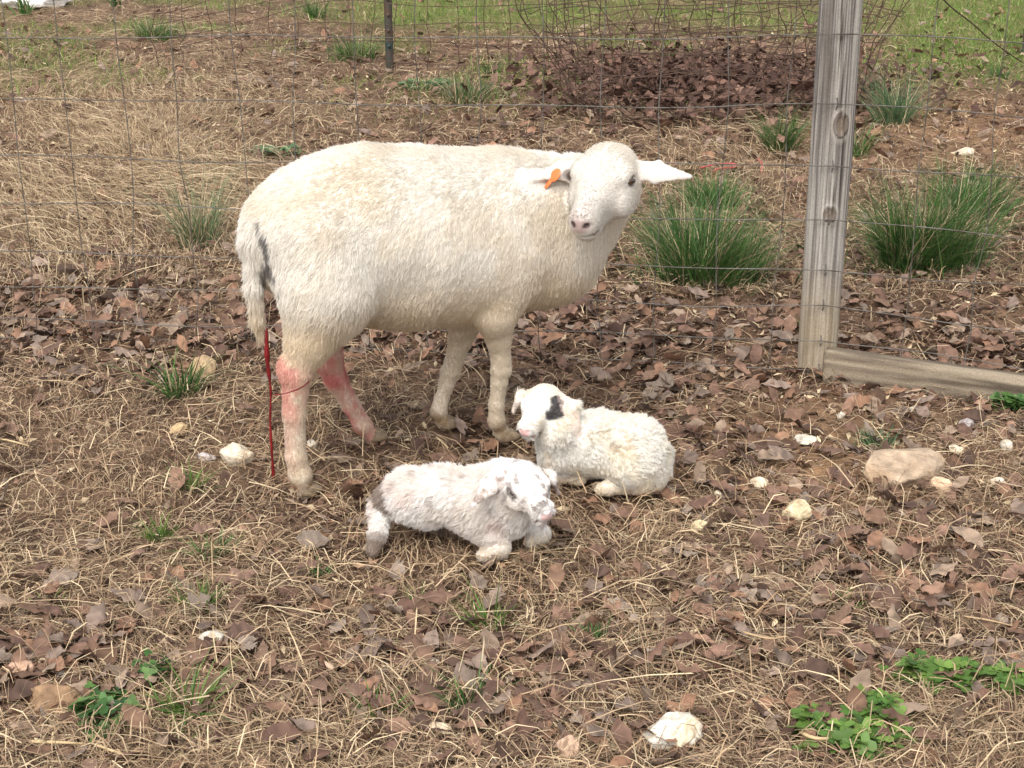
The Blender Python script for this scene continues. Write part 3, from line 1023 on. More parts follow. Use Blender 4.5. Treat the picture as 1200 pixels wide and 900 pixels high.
fence_l = empty("wire_fence", (front_p[0], front_p[1], 0))
tag(fence_l, "grey woven wire fence running left from the wooden post behind the ewe", "fence")
wire_run(fence_l, (0, 398), [48, 120, 183, 240, 293, 335, 372, 396], 3.6, .13, .157, 3, .012)
fence_r = empty("wire_fence", (front_p[0], front_p[1], 0))
tag(fence_r, "grey woven wire fence running right from the wooden post above the board", "fence")
wire_run(fence_r, (1200, 470), [50, 135, 212, 278, 335, 387, 432, 470], 1.6, .21, .157, 5, .006)
for z_ in zpost[1:]:                                     # staples hold the wire to the post
    v_, f_ = tube(bez([[-.004 + lean[0] * z_, -.046, z_ - .014], [-.004 + lean[0] * z_, -.058, z_ - .004], [-.004 + lean[0] * z_, -.058, z_ + .004], [-.004 + lean[0] * z_, -.046, z_ + .014]], 9), .0016, 5)
    obj("staple", mesh_np("staple", v_, f_, None, True), M['wire'], post)

# ------------------------------------------------------------------ steel posts and the old rusty wire further back
def steel_post(px, py, label, hgt=1.3, wid=.032):
    p = at(px, py)
    e = empty("steel_post", (p[0], p[1], float(ground_z(p[0], p[1]))))
    prof = np.array([(-.5, -.1), (-.5, .0), (-.09, .06), (-.09, .62), (.09, .62), (.09, .06), (.5, .0), (.5, -.1)]) * wid
    nz = 8
    zz = np.linspace(-.05, hgt, nz)
    v_ = np.array([[a, b, z] for z in zz for a, b in prof])
    k = len(prof)
    i = np.arange(nz - 1)[:, None] * k; j = np.arange(k)[None]; jn = (j + 1) % k
    f_ = np.stack([i + j, i + jn, i + k + jn, i + k + j], -1).reshape(-1, 4)
    obj("shaft", mesh_np("shaft", v_, [f_, np.arange((nz - 1) * k, nz * k)[None]]), M['steel_post'], e)
    for q in range(14):                                   # studs along its face
        z = .12 + q * .08
        bx_ = np.array([[sx_ * .006, -.1 * wid - (.008 if sy_ else -.002), z + sz_ * .008] for sx_ in (-1, 1) for sy_ in (0, 1) for sz_ in (-1, 1)])
        fb = np.array([[0, 1, 3, 2], [4, 6, 7, 5], [0, 4, 5, 1], [2, 3, 7, 6], [0, 2, 6, 4], [1, 5, 7, 3]])
        obj("stud", mesh_np("stud", bx_, fb), M['steel_post'], e)
    tag(e, label, "fence post")
    return p


TP = steel_post(457, 84, "dark green steel fence post beyond the ewe's back", 1.3, .042)
TP2 = steel_post(1199, 70, "dark thin steel stake at the right edge of the lawn", 1.2, .03)

old = empty("old_wire_fence", (TP[0], TP[1] - .05, 0))
tag(old, "rusty sagging woven wire fence on the steel post at the back", "fence")
gl = [at(690, 92), at(560, 88), at(457, 86), at(380, 78), at(310, 80), at(240, 84), at(185, 90)]
gl = bez([np.array([p[0], p[1], 0]) for p in gl], 80)
acc = np.concatenate([[0], np.cumsum(np.linalg.norm(np.diff(gl, axis=0), axis=1))])
fall = smooth(acc[-1] * .45, acc[-1], acc)                # it sags to the ground at its left end
heights = [.06, .16, .26, .36, .47, .6, .75]
for h in heights:
    z = h * (1 - .45 * fall) + .012 * np.sin(acc * 5 + h * 20)
    p = gl.copy(); p[:, 2] = np.maximum(z, .03); p[:, 1] += .02 * np.sin(acc * 3 + h * 9)
    v_, f_ = tube(p - np.array(old.location), .002, 5)
    obj("line_wire", mesh_np("line_wire", v_, f_, None, True), M['rust'], old)
for s in np.arange(.06, acc[-1], .152):
    k = int(np.searchsorted(acc, s))
    ctrl = []
    for h in [0.02] + heights:
        ctrl.append(gl[min(k, 79)] + np.array([rng.normal(0, .01), .02 * math.sin(acc[min(k, 79)] * 3 + h * 9), max(.01, h * (1 - .45 * fall[min(k, 79)]))]))
    v_, f_ = tube(bez(ctrl, 20) - np.array(old.location), .002, 5)
    obj("stay_wire", mesh_np("stay_wire", v_, f_, None, True), M['rust'], old)

# heap of old wire rolled into a loose coil
cw = at(850, 138)
coil = empty("wire_coil", (cw[0], cw[1], 0))
tag(coil, "loose coil of old rusty woven wire standing on dead leaves behind the fence", "wire coil")
rc = np.random.default_rng(77)


def coil_pt(u, z):
    """u: turns around; z: height up the roll"""
    a = u * 2 * math.pi + .9
    r_ = .80 - .11 * u + .05 * math.sin(a * 2 + 1) + .03 * math.sin(a * 5)
    r_ *= .80 + .28 * min(1, z / .5)                     # draws in towards the ground
    return np.array([math.cos(a) * r_ * 1.02 + .05 * math.sin(z * 6 + u * 3) - .05 * u, math.sin(a) * r_ * .55 + .18 * math.sin(z * 5 + u * 2) * .3,
                     max(.015, z + .05 * math.sin(a * 1.7) * (1 if z > .1 else .2))])


TURNS = 2.2
for z in (.02, .11, .2, .3, .4, .52, .66, .8):
    pts = [coil_pt(u, z) + rc.normal(0, .006, 3) for u in np.linspace(0, TURNS, 110)]
    pts = np.array(pts); pts[:, 2] = np.maximum(pts[:, 2], .012)
    v_, f_ = tube(pts, .0022, 5)
    obj("line_wire", mesh_np("line_wire", v_, f_, None, True), M['rust'], coil)
for u in np.arange(0, TURNS, .0385):
    j = rc.normal(0, .018, 3)
    ctrl = [coil_pt(u + rc.normal(0, .006), z) + j * (z / .8) + rc.normal(0, .008, 3) for z in (.0, .11, .2, .3, .4, .52, .66, .8)]
    ctrl[0] = ctrl[0] * np.array([.82, .82, 1]); ctrl[0][2] = .01
    v_, f_ = tube(bez(ctrl, 22), .0022, 5)
    obj("stay_wire", mesh_np("stay_wire", v_, f_, None, True), M['rust'], coil)

# a loose rusty wire arching down to the right
lw = bez([at(1098, -12, .62), at(1112, 6, .52), at(1140, 28, .38), at(1165, 50, .22), at(1200, 74, .05), at(1240, 92, .02)], 30)
v_, f_ = tube(lw - lw[-1], .0032, 6)
tag(obj("loose_wire", mesh_np("loose_wire", v_, f_, None, True), M['rust'], loc=tuple(lw[-1])), "single thick rusty wire arching down over the lawn at upper right", "wire")


# ------------------------------------------------------------------ animals: one continuous skin each, grown from a distance field
class Field:
    def __init__(self, lo, hi, vox):
        self.lo, self.vox = np.array(lo, float), vox
        n_ = np.ceil((np.array(hi) - self.lo) / vox).astype(int) + 1
        self.n = n_
        self.ax = [self.lo[k] + vox * np.arange(n_[k]) for k in range(3)]
        self.D = np.full(n_, 9.0, np.float32)

    def box(self, lo, hi):
        a = np.clip(np.floor((np.array(lo) - self.lo) / self.vox).astype(int), 0, self.n)
        b = np.clip(np.ceil((np.array(hi) - self.lo) / self.vox).astype(int) + 1, 0, self.n)
        sl = tuple(slice(a[k], b[k]) for k in range(3))
        g = np.meshgrid(*[self.ax[k][sl[k]] for k in range(3)], indexing='ij')
        return sl, np.stack(g, -1)

    def _mix(self, sl, d, k):
        A = self.D[sl]
        h = np.clip(.5 + .5 * (A - d) / k, 0, 1)
        self.D[sl] = A + (d - A) * h - k * h * (1 - h)

    def seg(self, p0, p1, r0, r1, k=.02, side=(0, 1, 0)):
        """tapered limb; r is a radius or (across, up) half sizes"""
        p0, p1 = np.array(p0, float), np.array(p1, float)
        r0 = np.array(r0 if np.ndim(r0) else (r0, r0), float); r1 = np.array(r1 if np.ndim(r1) else (r1, r1), float)
        m = max(r0.max(), r1.max()) + k + 2 * self.vox
        sl, P_ = self.box(np.minimum(p0, p1) - m, np.maximum(p0, p1) + m)
        d = p1 - p0
        L2 = max(d @ d, 1e-9)
        s = np.array(side, float); s = s - d * (s @ d) / L2; s /= np.linalg.norm(s) + 1e-9
        q = P_ - p0
        t = np.clip(q @ d / L2, 0, 1)
        t = t
        q = q - t[..., None] * d
        w = r0[0] + (r1[0] - r0[0]) * t; h = r0[1] + (r1[1] - r0[1]) * t
        qs = q @ s
        qo2 = np.maximum((q * q).sum(-1) - qs ** 2, 0)
        e = np.sqrt((qs / w) ** 2 + qo2 / h ** 2)
        g = np.sqrt((qs / w ** 2) ** 2 + qo2 / h ** 4) + 1e-6
        self._mix(sl, (e * (e - 1) / g).astype(np.float32), k)

    def ell(self, c, rad, k=.02, axes=None, carve=False):
        c = np.array(c, float); rad = np.array(rad, float)
        A = np.eye(3) if axes is None else np.array(axes, float)
        m = rad.max() + k + 2 * self.vox
        sl, P_ = self.box(c - m, c + m)
        q = (P_ - c) @ A.T
        e = np.sqrt(((q / rad) ** 2).sum(-1)); g = np.sqrt(((q / rad ** 2) ** 2).sum(-1)) + 1e-6
        d = (e * (e - 1) / g).astype(np.float32)
        if carve:
            B = self.D[sl]
            h = np.clip(.5 - .5 * (B + d) / k, 0, 1)
            self.D[sl] = B + (-d - B) * h + k * h * (1 - h)
        else:
            self._mix(sl, d, k)

    def surface(self):
        """naive surface nets -> verts, quads"""
        D = self.D
        s = D < 0
        nx_, ny_, nz_ = D.shape
        cs = [s[i:nx_ - 1 + i, j:ny_ - 1 + j, k:nz_ - 1 + k] for i in (0, 1) for j in (0, 1) for k in (0, 1)]
        cnt_ = sum(c.astype(np.int8) for c in cs)
        act = (cnt_ > 0) & (cnt_ < 8)
        ii = np.argwhere(act)
        idm = np.full(act.shape, -1, np.int64)
        idm[act] = np.arange(len(ii))
        acc = np.zeros((len(ii), 3)); num = np.zeros(len(ii))
        corners = [(i, j, k) for i in (0, 1) for j in (0, 1) for k in (0, 1)]
        val = {c: D[ii[:, 0] + c[0], ii[:, 1] + c[1], ii[:, 2] + c[2]].astype(float) for c in corners}
        for a in corners:
            for ax_ in range(3):
                if a[ax_]: continue
                b = list(a); b[ax_] = 1; b = tuple(b)
                va, vb = val[a], val[b]
                x_ = (va < 0) != (vb < 0)
                t = np.where(x_, va / np.where(x_, va - vb, 1), 0)
                p = np.array(a, float)[None].repeat(len(ii), 0)
                p[:, ax_] += t
                acc[x_] += p[x_]; num[x_] += 1
        v_ = self.lo + (ii + acc / num[:, None]) * self.vox
        quads = []
        for ax_ in range(3):
            o1, o2 = [(1, 2), (2, 0), (0, 1)][ax_]
            sl0 = [slice(None)] * 3; sl1 = [slice(None)] * 3
            sl0[ax_] = slice(0, -1); sl1[ax_] = slice(1, None)
            cr = s[tuple(sl0)] != s[tuple(sl1)]
            e = np.argwhere(cr)
            e = e[(e[:, o1] > 0) & (e[:, o2] > 0)]
            e = e[(e[:, o1] < D.shape[o1] - 1) & (e[:, o2] < D.shape[o2] - 1)]
            u1 = np.zeros(3, int); u1[o1] = 1
            u2 = np.zeros(3, int); u2[o2] = 1
            g = lambda q: idm[q[:, 0], q[:, 1], q[:, 2]]
            Q = np.stack([g(e - u1 - u2), g(e - u2), g(e), g(e - u1)], 1)
            flip = ~s[e[:, 0], e[:, 1], e[:, 2]]
            Q[flip] = Q[flip][:, ::-1]
            quads.append(Q)
        q = np.concatenate(quads)
        return v_, q[(q >= 0).all(1)]


def vert_normals(v_, q):
    n_ = np.zeros_like(v_)
    fn = np.cross(v_[q[:, 2]] - v_[q[:, 0]], v_[q[:, 3]] - v_[q[:, 1]])
    for k in range(4):
        np.add.at(n_, q[:, k], fn)
    return n_ / (np.linalg.norm(n_, axis=1)[:, None] + 1e-12), fn


def relax(v_, q, it=2):
    for _ in range(it):
        s = np.zeros_like(v_); c_ = np.zeros(len(v_))
        for k in range(4):
            a, b = q[:, k], q[:, (k + 1) % 4]
            np.add.at(s, a, v_[b]); np.add.at(s, b, v_[a]); np.add.at(c_, a, 1); np.add.at(c_, b, 1)
        v_ = v_ * .5 + .5 * s / c_[:, None]
    return v_


class Head:
    """head frame: x from poll to nose, y to the animal's left, z out of the forehead"""
    def __init__(self, T, f, down, roll=0.0, scale=1.0):
        f = np.array([f[0], f[1], 0.]); f /= np.linalg.norm(f)
        e1 = f * math.cos(down) + np.array([0, 0, -math.sin(down)])
        e2 = np.cross([0, 0, 1], f)
        e3 = np.cross(e1, e2)
        c_, s_ = math.cos(roll), math.sin(roll)
        e2, e3 = e2 * c_ + e3 * s_, e3 * c_ - e2 * s_
        self.A = np.array([e1, e2, e3]); self.T = np.array(T, float); self.s = scale

    def __call__(self, x, y, z):
        return self.T + self.s * (np.array([x, y, z]) @ self.A)

    def inv(self, P_):
        return ((P_ - self.T) @ self.A.T) / self.s

    def dirv(self, x, y, z):
        d = np.array([x, y, z], float) @ self.A
        return d / np.linalg.norm(d)


def add_head(F, H, ears, lamb=False):
    s = H.s
    E = lambda c, r, k=.015, carve=False: F.ell(H(*c), np.array(r) * s, k * s, H.A, carve)
    S = lambda a, b, r0, r1, k=.02: F.seg(H(*a), H(*b), np.array(r0) * s, np.array(r1) * s, k * s, H.A[1])
    w = 1.12 if lamb else 1.04
    ex, ez = (.104, -.048) if lamb else (.084, -.041)
    E((.055, 0, -.058), (.075, .064 * w, .060 * w))
    S((.05, 0, -.078), (.125, 0, -.068), (.060 * w, .055), (.046, .048), .02)
    S((.09, 0, -.045), (.205, 0, -.052), (.045 * w, .043), (.025 if not lamb else .031, .032), .02)
    E((.203, 0, -.060), (.038, .032 if lamb else .0295, .038), .018)
    S((.07, 0, -.105), (.180, 0, -.088), (.034, .034), (.024, .020), .02)
    E((.197, 0, -.092), (.028, .024, .016), .012)
    for y in (-1, 1):
        E((ex - .002, y * .046 * w, ez + .011), (.026, .020, .020), .02)          # brow
        E((ex, y * .066 * w, ez), (.013, .011, .010), .006, True)   # eye socket
        E((.095, y * .052, -.085), (.045, .019, .034), .025)                # cheek
        E((.240, y * .0165, -.046), (.012, .0075, .005), .005, True)     # nostril
    E((.240, 0, -.080), (.034, .027, .0030), .004, True)                 # mouth
    for e in ears:
        b, t, wd, th, nrm = e[:5]
        b_, t_ = H(*b), H(*t)
        mid = H(*e[5]) if len(e) > 5 else b_ + (t_ - b_) * .42
        sd = np.cross(mid - b_, H.dirv(*nrm))
        F.seg(b_, mid, (wd[0] * s, th * s), (wd[1] * s, th * .85 * s), .012, sd)
        F.seg(mid, t_, (wd[1] * s, th * .85 * s), (wd[2] * s, th * .55 * s), .012, sd)


def fur(name, parent, v_, q, nrm_f, n, flow, length, colour, lift, clump, clump_size, curl, radius, seed, k=4):
    """hair curves growing from the skin"""
    r = np.random.default_rng(seed)
    nv, fn = vert_normals(v_, q)
    area = np.linalg.norm(fn, axis=1)
    pick_ = r.choice(len(q), n, p=area / area.sum())
    a, b = r.uniform(0, 1, (2, n, 1))
    Q = q[pick_]
    w = [(1 - a) * (1 - b), a * (1 - b), a * b, (1 - a) * b]
    P_ = sum(w[i] * v_[Q[:, i]] for i in range(4))
    N_ = sum(w[i] * nv[Q[:, i]] for i in range(4)); N_ /= np.linalg.norm(N_, axis=1)[:, None]
    L = length(P_, N_) * r.uniform(.7, 1.2, n)
    keep = L > .0008
    P_, N_, L = P_[keep], N_[keep], L[keep]
    n = len(P_)
    fl = flow(P_, N_)
    fl = fl - N_ * (fl * N_).sum(1)[:, None]
    fl /= np.linalg.norm(fl, axis=1)[:, None] + 1e-9
    # locks: neighbours share a warped cell and lean to its middle
    wp = P_ + clump_size * .9 * (np.stack([fbm(P_ / clump_size * .6, 2, 1), fbm(P_ / clump_size * .6 + 7, 2, 2), fbm(P_ / clump_size * .6 + 13, 2, 3)], -1) - .5) * 2
    cell = np.floor(wp / clump_size)
    off = np.stack([hash3(cell[:, 0], cell[:, 1], cell[:, 2], 21 + i) for i in range(3)], -1)
    centre = P_ + ((cell + .25 + .5 * off) * clump_size - wp)
    lockdir = (np.stack([hash3(cell[:, 0], cell[:, 1], cell[:, 2], 41 + i) for i in range(3)], -1) - .5) * 2
    wave = np.stack([fbm(P_ * 34, 2, 61), fbm(P_ * 34 + 5, 2, 62), fbm(P_ * 34 + 9, 2, 63)], -1) - .5
    lf = np.clip(lift * (1 + .5 * r.normal(size=n)), .04, 1.4)[:, None]
    d0 = N_ * (lf + .35) + fl
    d0 /= np.linalg.norm(d0, axis=1)[:, None]
    d1 = N_ * lf * .55 + fl + curl * np.minimum(1, L / .008)[:, None] ** 1.5 * (lockdir * .7 + wave * 1.6) + .12 * r.normal(size=(n, 3))
    d1 /= np.linalg.norm(d1, axis=1)[:, None]
    t = np.linspace(0, 1, k)
    pts = np.empty((n, k, 3))
    for i, ti in enumerate(t):
        p = P_ + L[:, None] * (d0 * (ti - .5 * ti * ti) + d1 * .5 * ti * ti * 1.3 + d1 * ti * .15)
        pull = (centre - P_); pull = pull - N_ * (pull * N_).sum(1)[:, None]
        p = p + pull * clump * ti ** 1.5 * np.minimum(1, L / .012)[:, None]
        pts[:, i] = p
    hc = bpy.data.hair_curves.new(name)
    hc.add_curves([k] * n)
    hc.attributes['position'].data.foreach_set('vector', pts.astype(np.float32).ravel())
    ra = hc.attributes.get('radius') or hc.attributes.new('radius', 'FLOAT', 'POINT')
    rr = radius * (1.05 - t ** 1.6 * .85)
    ra.data.foreach_set('value', np.tile(rr, n).astype(np.float32))
    col = colour(P_, N_)
    col = col * np.clip(1 + .06 * r.normal(size=(n, 1)), .8, 1.2)
    cc = np.ones((n, k, 4), np.float32)
    cc[..., :3] = col[:, None, :]
    ca = hc.attributes.new('Col', 'FLOAT_COLOR', 'POINT')
    ca.data.foreach_set('color', cc.ravel())
    hc.materials.append(M['wool'])
    o = bpy.data.objects.new(name, hc)
    C.objects.link(o)
    o.parent = parent
    return o


def place_eye(parent, H, v_, side, x, z, r, world_inv=None):
    h = H.inv(v_)
    m = (np.abs(h[:, 0] - x) < .012) & (np.abs(h[:, 2] - z) < .010) & (h[:, 1] * side > .02) & (h[:, 1] * side < .085)
    y = np.median(np.abs(h[m, 1]))
    c = H(x, side * (y - .0035 * 1), z)
    u, f_ = ico(3)
    fh_ = np.array([H.A[0][0], H.A[0][1], 0.]); fh_ /= np.linalg.norm(fh_)
    a1 = fh_ - H.A[1] * (fh_ @ H.A[1]); a1 /= np.linalg.norm(a1)
    A = np.array([a1, H.A[1], np.cross(a1, H.A[1])])
    e = obj("eye", mesh_np("eye", (u * np.array([r * 1.25, r * .8, r * .82]) * H.s) @ A + c, f_, None, True), M['iris'], parent)
    pu = (u * np.array([r * .62, r * .32, r * .36]) * H.s + np.array([.0, side * r * .62 * H.s, 0])) @ A + c
    obj("pupil", mesh_np("pupil", pu, f_, None, True), M['eye'], e)
    return c


def hoof(parent, p, fwd, size, mat=None):
    """cloven hoof: two toes side by side, flat below"""
    u, _ = ICO2
    f = np.array([fwd[0], fwd[1], 0.]); f /= np.linalg.norm(f)
    l = np.array([-f[1], f[0], 0])
    V_, F_ = [], []
    for k, sd in enumerate((-1, 1)):
        w = u.copy()
        w[:, 2] = np.where(w[:, 2] < -.45, -.45, w[:, 2])
        w[:, 2] *= 1 - .45 * np.clip(w[:, 0], 0, 1)
        w = w * np.array([1.25, .52, .85]) * size
        V_.append(np.array(p) + np.outer(w[:, 0], f) + np.outer(w[:, 1] + sd * .5 * size, l) + np.outer(w[:, 2] + .38 * size, [0, 0, 1]))
        F_.append(ICO2[1] + k * len(u))
    return obj("hoof", mesh_np("hoof", np.concatenate(V_), np.concatenate(F_), None, True), mat or M['hoof'], parent)


ICO2 = ico(3)

# ------------------------------------------------------------------ the ewe
EO = np.array([-.281, 3.265, 0.0]); ETH = R(28)
ea = np.array([math.cos(ETH), math.sin(ETH), 0]); en = np.array([-math.sin(ETH), math.cos(ETH), 0])


def EL(px, py, Y):
    """ewe frame: x forward along her body, y to her left"""
    p = on_plane(px, py, EO + Y * en, en) - EO
    return np.array([p @ ea, p @ en, p[2]])


def to_e(d):
    d = np.array([d[0], d[1], 0.])
    return np.array([d @ ea, d @ en])


ewe = empty("ewe", (EO[0], EO[1], .010), ETH)
tag(ewe, "white woolly ewe with orange ear tag and red stained hind legs standing over lambs", "sheep")
F = Field((-.50, -.36, -.01), (.74, .26, .82), .0042)
sec = [(-.218, 0, .558, .090, .105), (-.150, 0, .548, .134, .160), (-.06, 0, .532, .158, .192), (.06, 0, .508, .174, .198), (.18, -.005, .494, .166, .193),
       (.28, -.018, .498, .140, .184), (.36, -.035, .495, .118, .160)]
for a, b in zip(sec[:-1], sec[1:]):
    F.seg(a[:3], b[:3], a[3:], b[3:], .03)
F.ell((.395, -.045, .43), (.105, .105, .105), .06)
HE = Head(EL(717, 167, -.170), to_e((-.38, -.92)), R(25), 0, 1.03)
F.seg((.34, -.03, .51), (.455, -.06, .545), (.108, .145), (.090, .115), .05)
F.seg((.455, -.06, .545), HE(.02, 0, -.085), (.086, .105), (.054, .058), .03)
ears_e = [((.03, .05, -.055), (.030, .178, -.060), (.020, .026, .006), .009, (.6, -.1, 1)),
          ((.035, -.05, -.05), (.125, -.150, -.030), (.018, .025, .006), .0085, (.5, .1, 1))]
add_head(F, HE, ears_e)
# near hind leg
nh = [(-.20, -.085, .57), (-.195, -.110, .45), EL(364, 402, -.118), EL(348, 440, -.12), EL(345, 490, -.12), EL(347, 540, -.12), EL(352, 562, -.12), EL(358, 580, -.12)]
nr = [.085, .084, .044, .031, .0215, .0195, .0235, .018]
for i in range(len(nh) - 1):
    F.seg(nh[i], nh[i + 1], nr[i], nr[i + 1], .035 if i < 3 else .012)
F.ell((-.165, -.120, .47), (.078, .055, .12), .045)
F.ell((-.165, .115, .47), (.078, .05, .12), .045)
F.ell(EL(335, 438, -.12), (.012, .014, .024), .022)          # point of the hock
F.ell((-.015, -.222, .40), (.055, .055, .10), .06, None, True)   # hollow of the flank
F.ell((.245, -.112, .47), (.072, .052, .12), .04)               # shoulder
# far hind leg, set forward
fh = [(-.18, .085, .56), (-.12, .105, .42), EL(384, 425, .085), EL(394, 450, .08), EL(412, 480, .078), EL(425, 503, .077), EL(437, 518, .077)]
fr = [.085, .068, .032, .023, .0175, .020, .016]
for i in range(len(fh) - 1):
    F.seg(fh[i], fh[i + 1], fr[i], fr[i + 1], .03 if i < 2 else .012)
# near fore leg: forearm, knee, cannon, fetlock, pastern
nf = [(.275, -.095, .47), EL(580, 372, -.105), EL(584, 400, -.095), EL(587, 425, -.088), EL(587, 437, -.085), EL(585, 452, -.082), EL(582, 478, -.077), EL(582, 498, -.073), EL(588, 512, -.071), EL(592, 518, -.07)]
nfr = [.075, .041, .028, .0195, .0205, .0165, .0148, .0185, .0155, .015]
for i in range(len(nf) - 1):
    F.seg(nf[i], nf[i + 1], nfr[i], nfr[i + 1], .03 if i < 2 else .010)
# far fore leg
ff_ = [(.235, .085, .45), EL(545, 375, .085), EL(540, 402, .08), EL(532, 428, .077), EL(528, 440, .075), EL(524, 453, .073), EL(517, 474, .07), EL(514, 487, .066), EL(519, 498, .064), EL(522, 503, .063)]
ffr = [.07, .039, .026, .0185, .0195, .0160, .0145, .0180, .0150, .0145]
for i in range(len(ff_) - 1):
    F.seg(ff_[i], ff_[i + 1], ffr[i], ffr[i + 1], .03 if i < 2 else .010)
# tail
tl = [EL(312, 262, -.015), EL(299, 288, -.02), EL(299, 340, -.02), EL(303, 380, -.02), EL(308, 402, -.02)]
tr_ = [.030, .021, .0155, .0115, .005]
for i in range(4):
    F.seg(tl[i], tl[i + 1], tr_[i], tr_[i + 1], .03 if i == 0 else .008)
ev, eq = F.surface()
ev = relax(ev, eq, 2)
enr, _ = vert_normals(ev, eq)

TLP = np.array(tl)
STRIPE = np.array([EL(303, 266, -.05), EL(307, 290, -.05), EL(310, 318, -.05), EL(313, 345, -.05)])


def seg_dist(P_, pts):
    best = np.full(len(P_), 9.0); tt = np.zeros(len(P_))
    pts = np.asarray(pts)
    for i in range(len(pts) - 1):
        d = pts[i + 1] - pts[i]
        t = np.clip((P_ - pts[i]) @ d / (d @ d), 0, 1)
        D_ = np.linalg.norm(P_ - pts[i] - t[:, None] * d, axis=1)
        m = D_ < best
        best[m] = D_[m]; tt[m] = i + t[m]
    return best, tt


NH, FH, NF, FF = map(np.array, (nh, fh, nf, ff_))


def ewe_regions(P_):
    h = HE.inv(P_)
    head = smooth(.02, -.02, np.linalg.norm((h - np.array([.125, 0, -.055])) / np.array([1.5, 1, 1.1]), axis=1) - .083)
    for e_ in ears_e:
        de, _ = seg_dist(h, np.array([e_[0], e_[1]]))
        head = np.maximum(head, smooth(.034, .027, de))
    dt, tt = seg_dist(P_, TLP)
    tail = smooth(.045, .03, dt) * (P_[:, 0] < -.30)
    leg = smooth(.41, .26, P_[:, 2]) * smooth(.30, .15, np.abs(P_[:, 0] + .02) * 0 + np.minimum(seg_dist(P_, NH[2:])[0], np.minimum(seg_dist(P_, FH[1:])[0], np.minimum(seg_dist(P_, NF[1:])[0], seg_dist(P_, FF[1:])[0]))))
    return h, head, tail, leg


def ewe_colour(P_, N_):
    h, head, tail, leg = ewe_regions(P_)
    c = mix(srgb(238, 234, 226), srgb(233, 225, 211), smooth(.35, .7, fbm(P_ * 9, 3, 201)))
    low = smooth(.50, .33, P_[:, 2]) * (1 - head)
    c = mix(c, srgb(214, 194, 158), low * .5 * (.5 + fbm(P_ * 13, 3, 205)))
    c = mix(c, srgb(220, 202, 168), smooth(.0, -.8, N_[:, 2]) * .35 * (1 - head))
    c = mix(c, srgb(208, 202, 192), head)
    c = mix(c, srgb(216, 204, 186), leg * .5)
    # dung and mud on the feet and stifle
    c = mix(c, srgb(158, 134, 104), smooth(.10, .02, P_[:, 2]) * (.3 + .7 * smooth(.35, .6, fbm(P_ * 30, 3, 209))))
    # birth stains on the hind legs
    bl = fbm(P_ * np.array([26, 26, 16]), 4, 211)
    dn, tn = seg_dist(P_, NH)
    nearleg = smooth(.075, .055, dn) * smooth(2.5, 3.0, tn)
    st_ = nearleg * (smooth(.30, .55, bl) * smooth(.12, .30, P_[:, 2]) + .30 * smooth(.32, .62, bl))
    back = smooth(.01, -.02, P_[:, 0] - (-.272))
    c = mix(c, srgb(222, 160, 148), np.clip(st_ * (.25 + .5 * back), 0, .7))
    df, tf = seg_dist(P_, FH)
    farleg = smooth(.07, .05, df) * smooth(1.5, 2.0, tf) * (P_[:, 2] < .36)
    c = mix(c, srgb(216, 138, 132), np.clip(farleg * (.22 + .45 * smooth(.42, .62, bl)), 0, .65))
    c = mix(c, srgb(184, 86, 88), farleg * smooth(.60, .72, bl) * .5)
    c = mix(c, srgb(206, 120, 112), tail * smooth(.36, .31, P_[:, 2]) * .65)
    c = mix(c, srgb(168, 66, 66), tail * smooth(.004, .014, P_[:, 0] - np.interp(P_[:, 2], TLP[::-1, 2], TLP[::-1, 0])) * smooth(.44, .40, P_[:, 2]) * .7)
    ds, _ = seg_dist(P_ * np.array([1, .0, 1]), STRIPE * np.array([1, .0, 1]))
    c = mix(c, srgb(84, 74, 70), smooth(.008, .002, ds + .020 * (fbm(P_ * np.array([80, 80, 30]), 2, 219) - .5)) * (P_[:, 1] < .02) * .72)
    # face
    sp = fbm(P_ * 330, 2, 221)
    br = smooth(.03, .012, np.abs(h[:, 1])) * smooth(.12, .17, h[:, 0]) * smooth(-.06, -.03, h[:, 2])
    c = mix(c, srgb(120, 108, 104), br * smooth(.58, .70, sp) * .6)
    c = mix(c, srgb(196, 182, 176), br * smooth(.17, .23, h[:, 0]) * .5)
    ns = np.linalg.norm((h - np.array([.238, 0, -.048])) / np.array([.018, .022, .014]), axis=1)
    c = mix(c, srgb(160, 134, 128), smooth(1.4, .8, ns) * .8)
    for y in (-1, 1):
        nd = np.linalg.norm((h - np.array([.240, y * .0165, -.046])) / np.array([.013, .0095, .0065]), axis=1)
        c = mix(c, srgb(64, 50, 48), smooth(1.25, .8, nd) * .95)
        ed = np.linalg.norm((h - np.array([.084, y * .062, -.041])) / np.array([.019, .03, .013]), axis=1)
        c = mix(c, srgb(92, 78, 72), smooth(1.1, .8, ed) * .8)
    mo = smooth(.0045, .002, np.abs(h[:, 2] + .079)) * smooth(.195, .21, h[:, 0]) * smooth(.032, .022, np.abs(h[:, 1])) * (h[:, 0] < .27)
    c = mix(c, srgb(112, 84, 80), mo * .9)
    pinkear = (np.abs(h[:, 1]) > .07) & (N_ @ HE.A[2] < -.2) & (head > .5)
    c = mix(c, srgb(232, 200, 186), pinkear * .5)
    return c


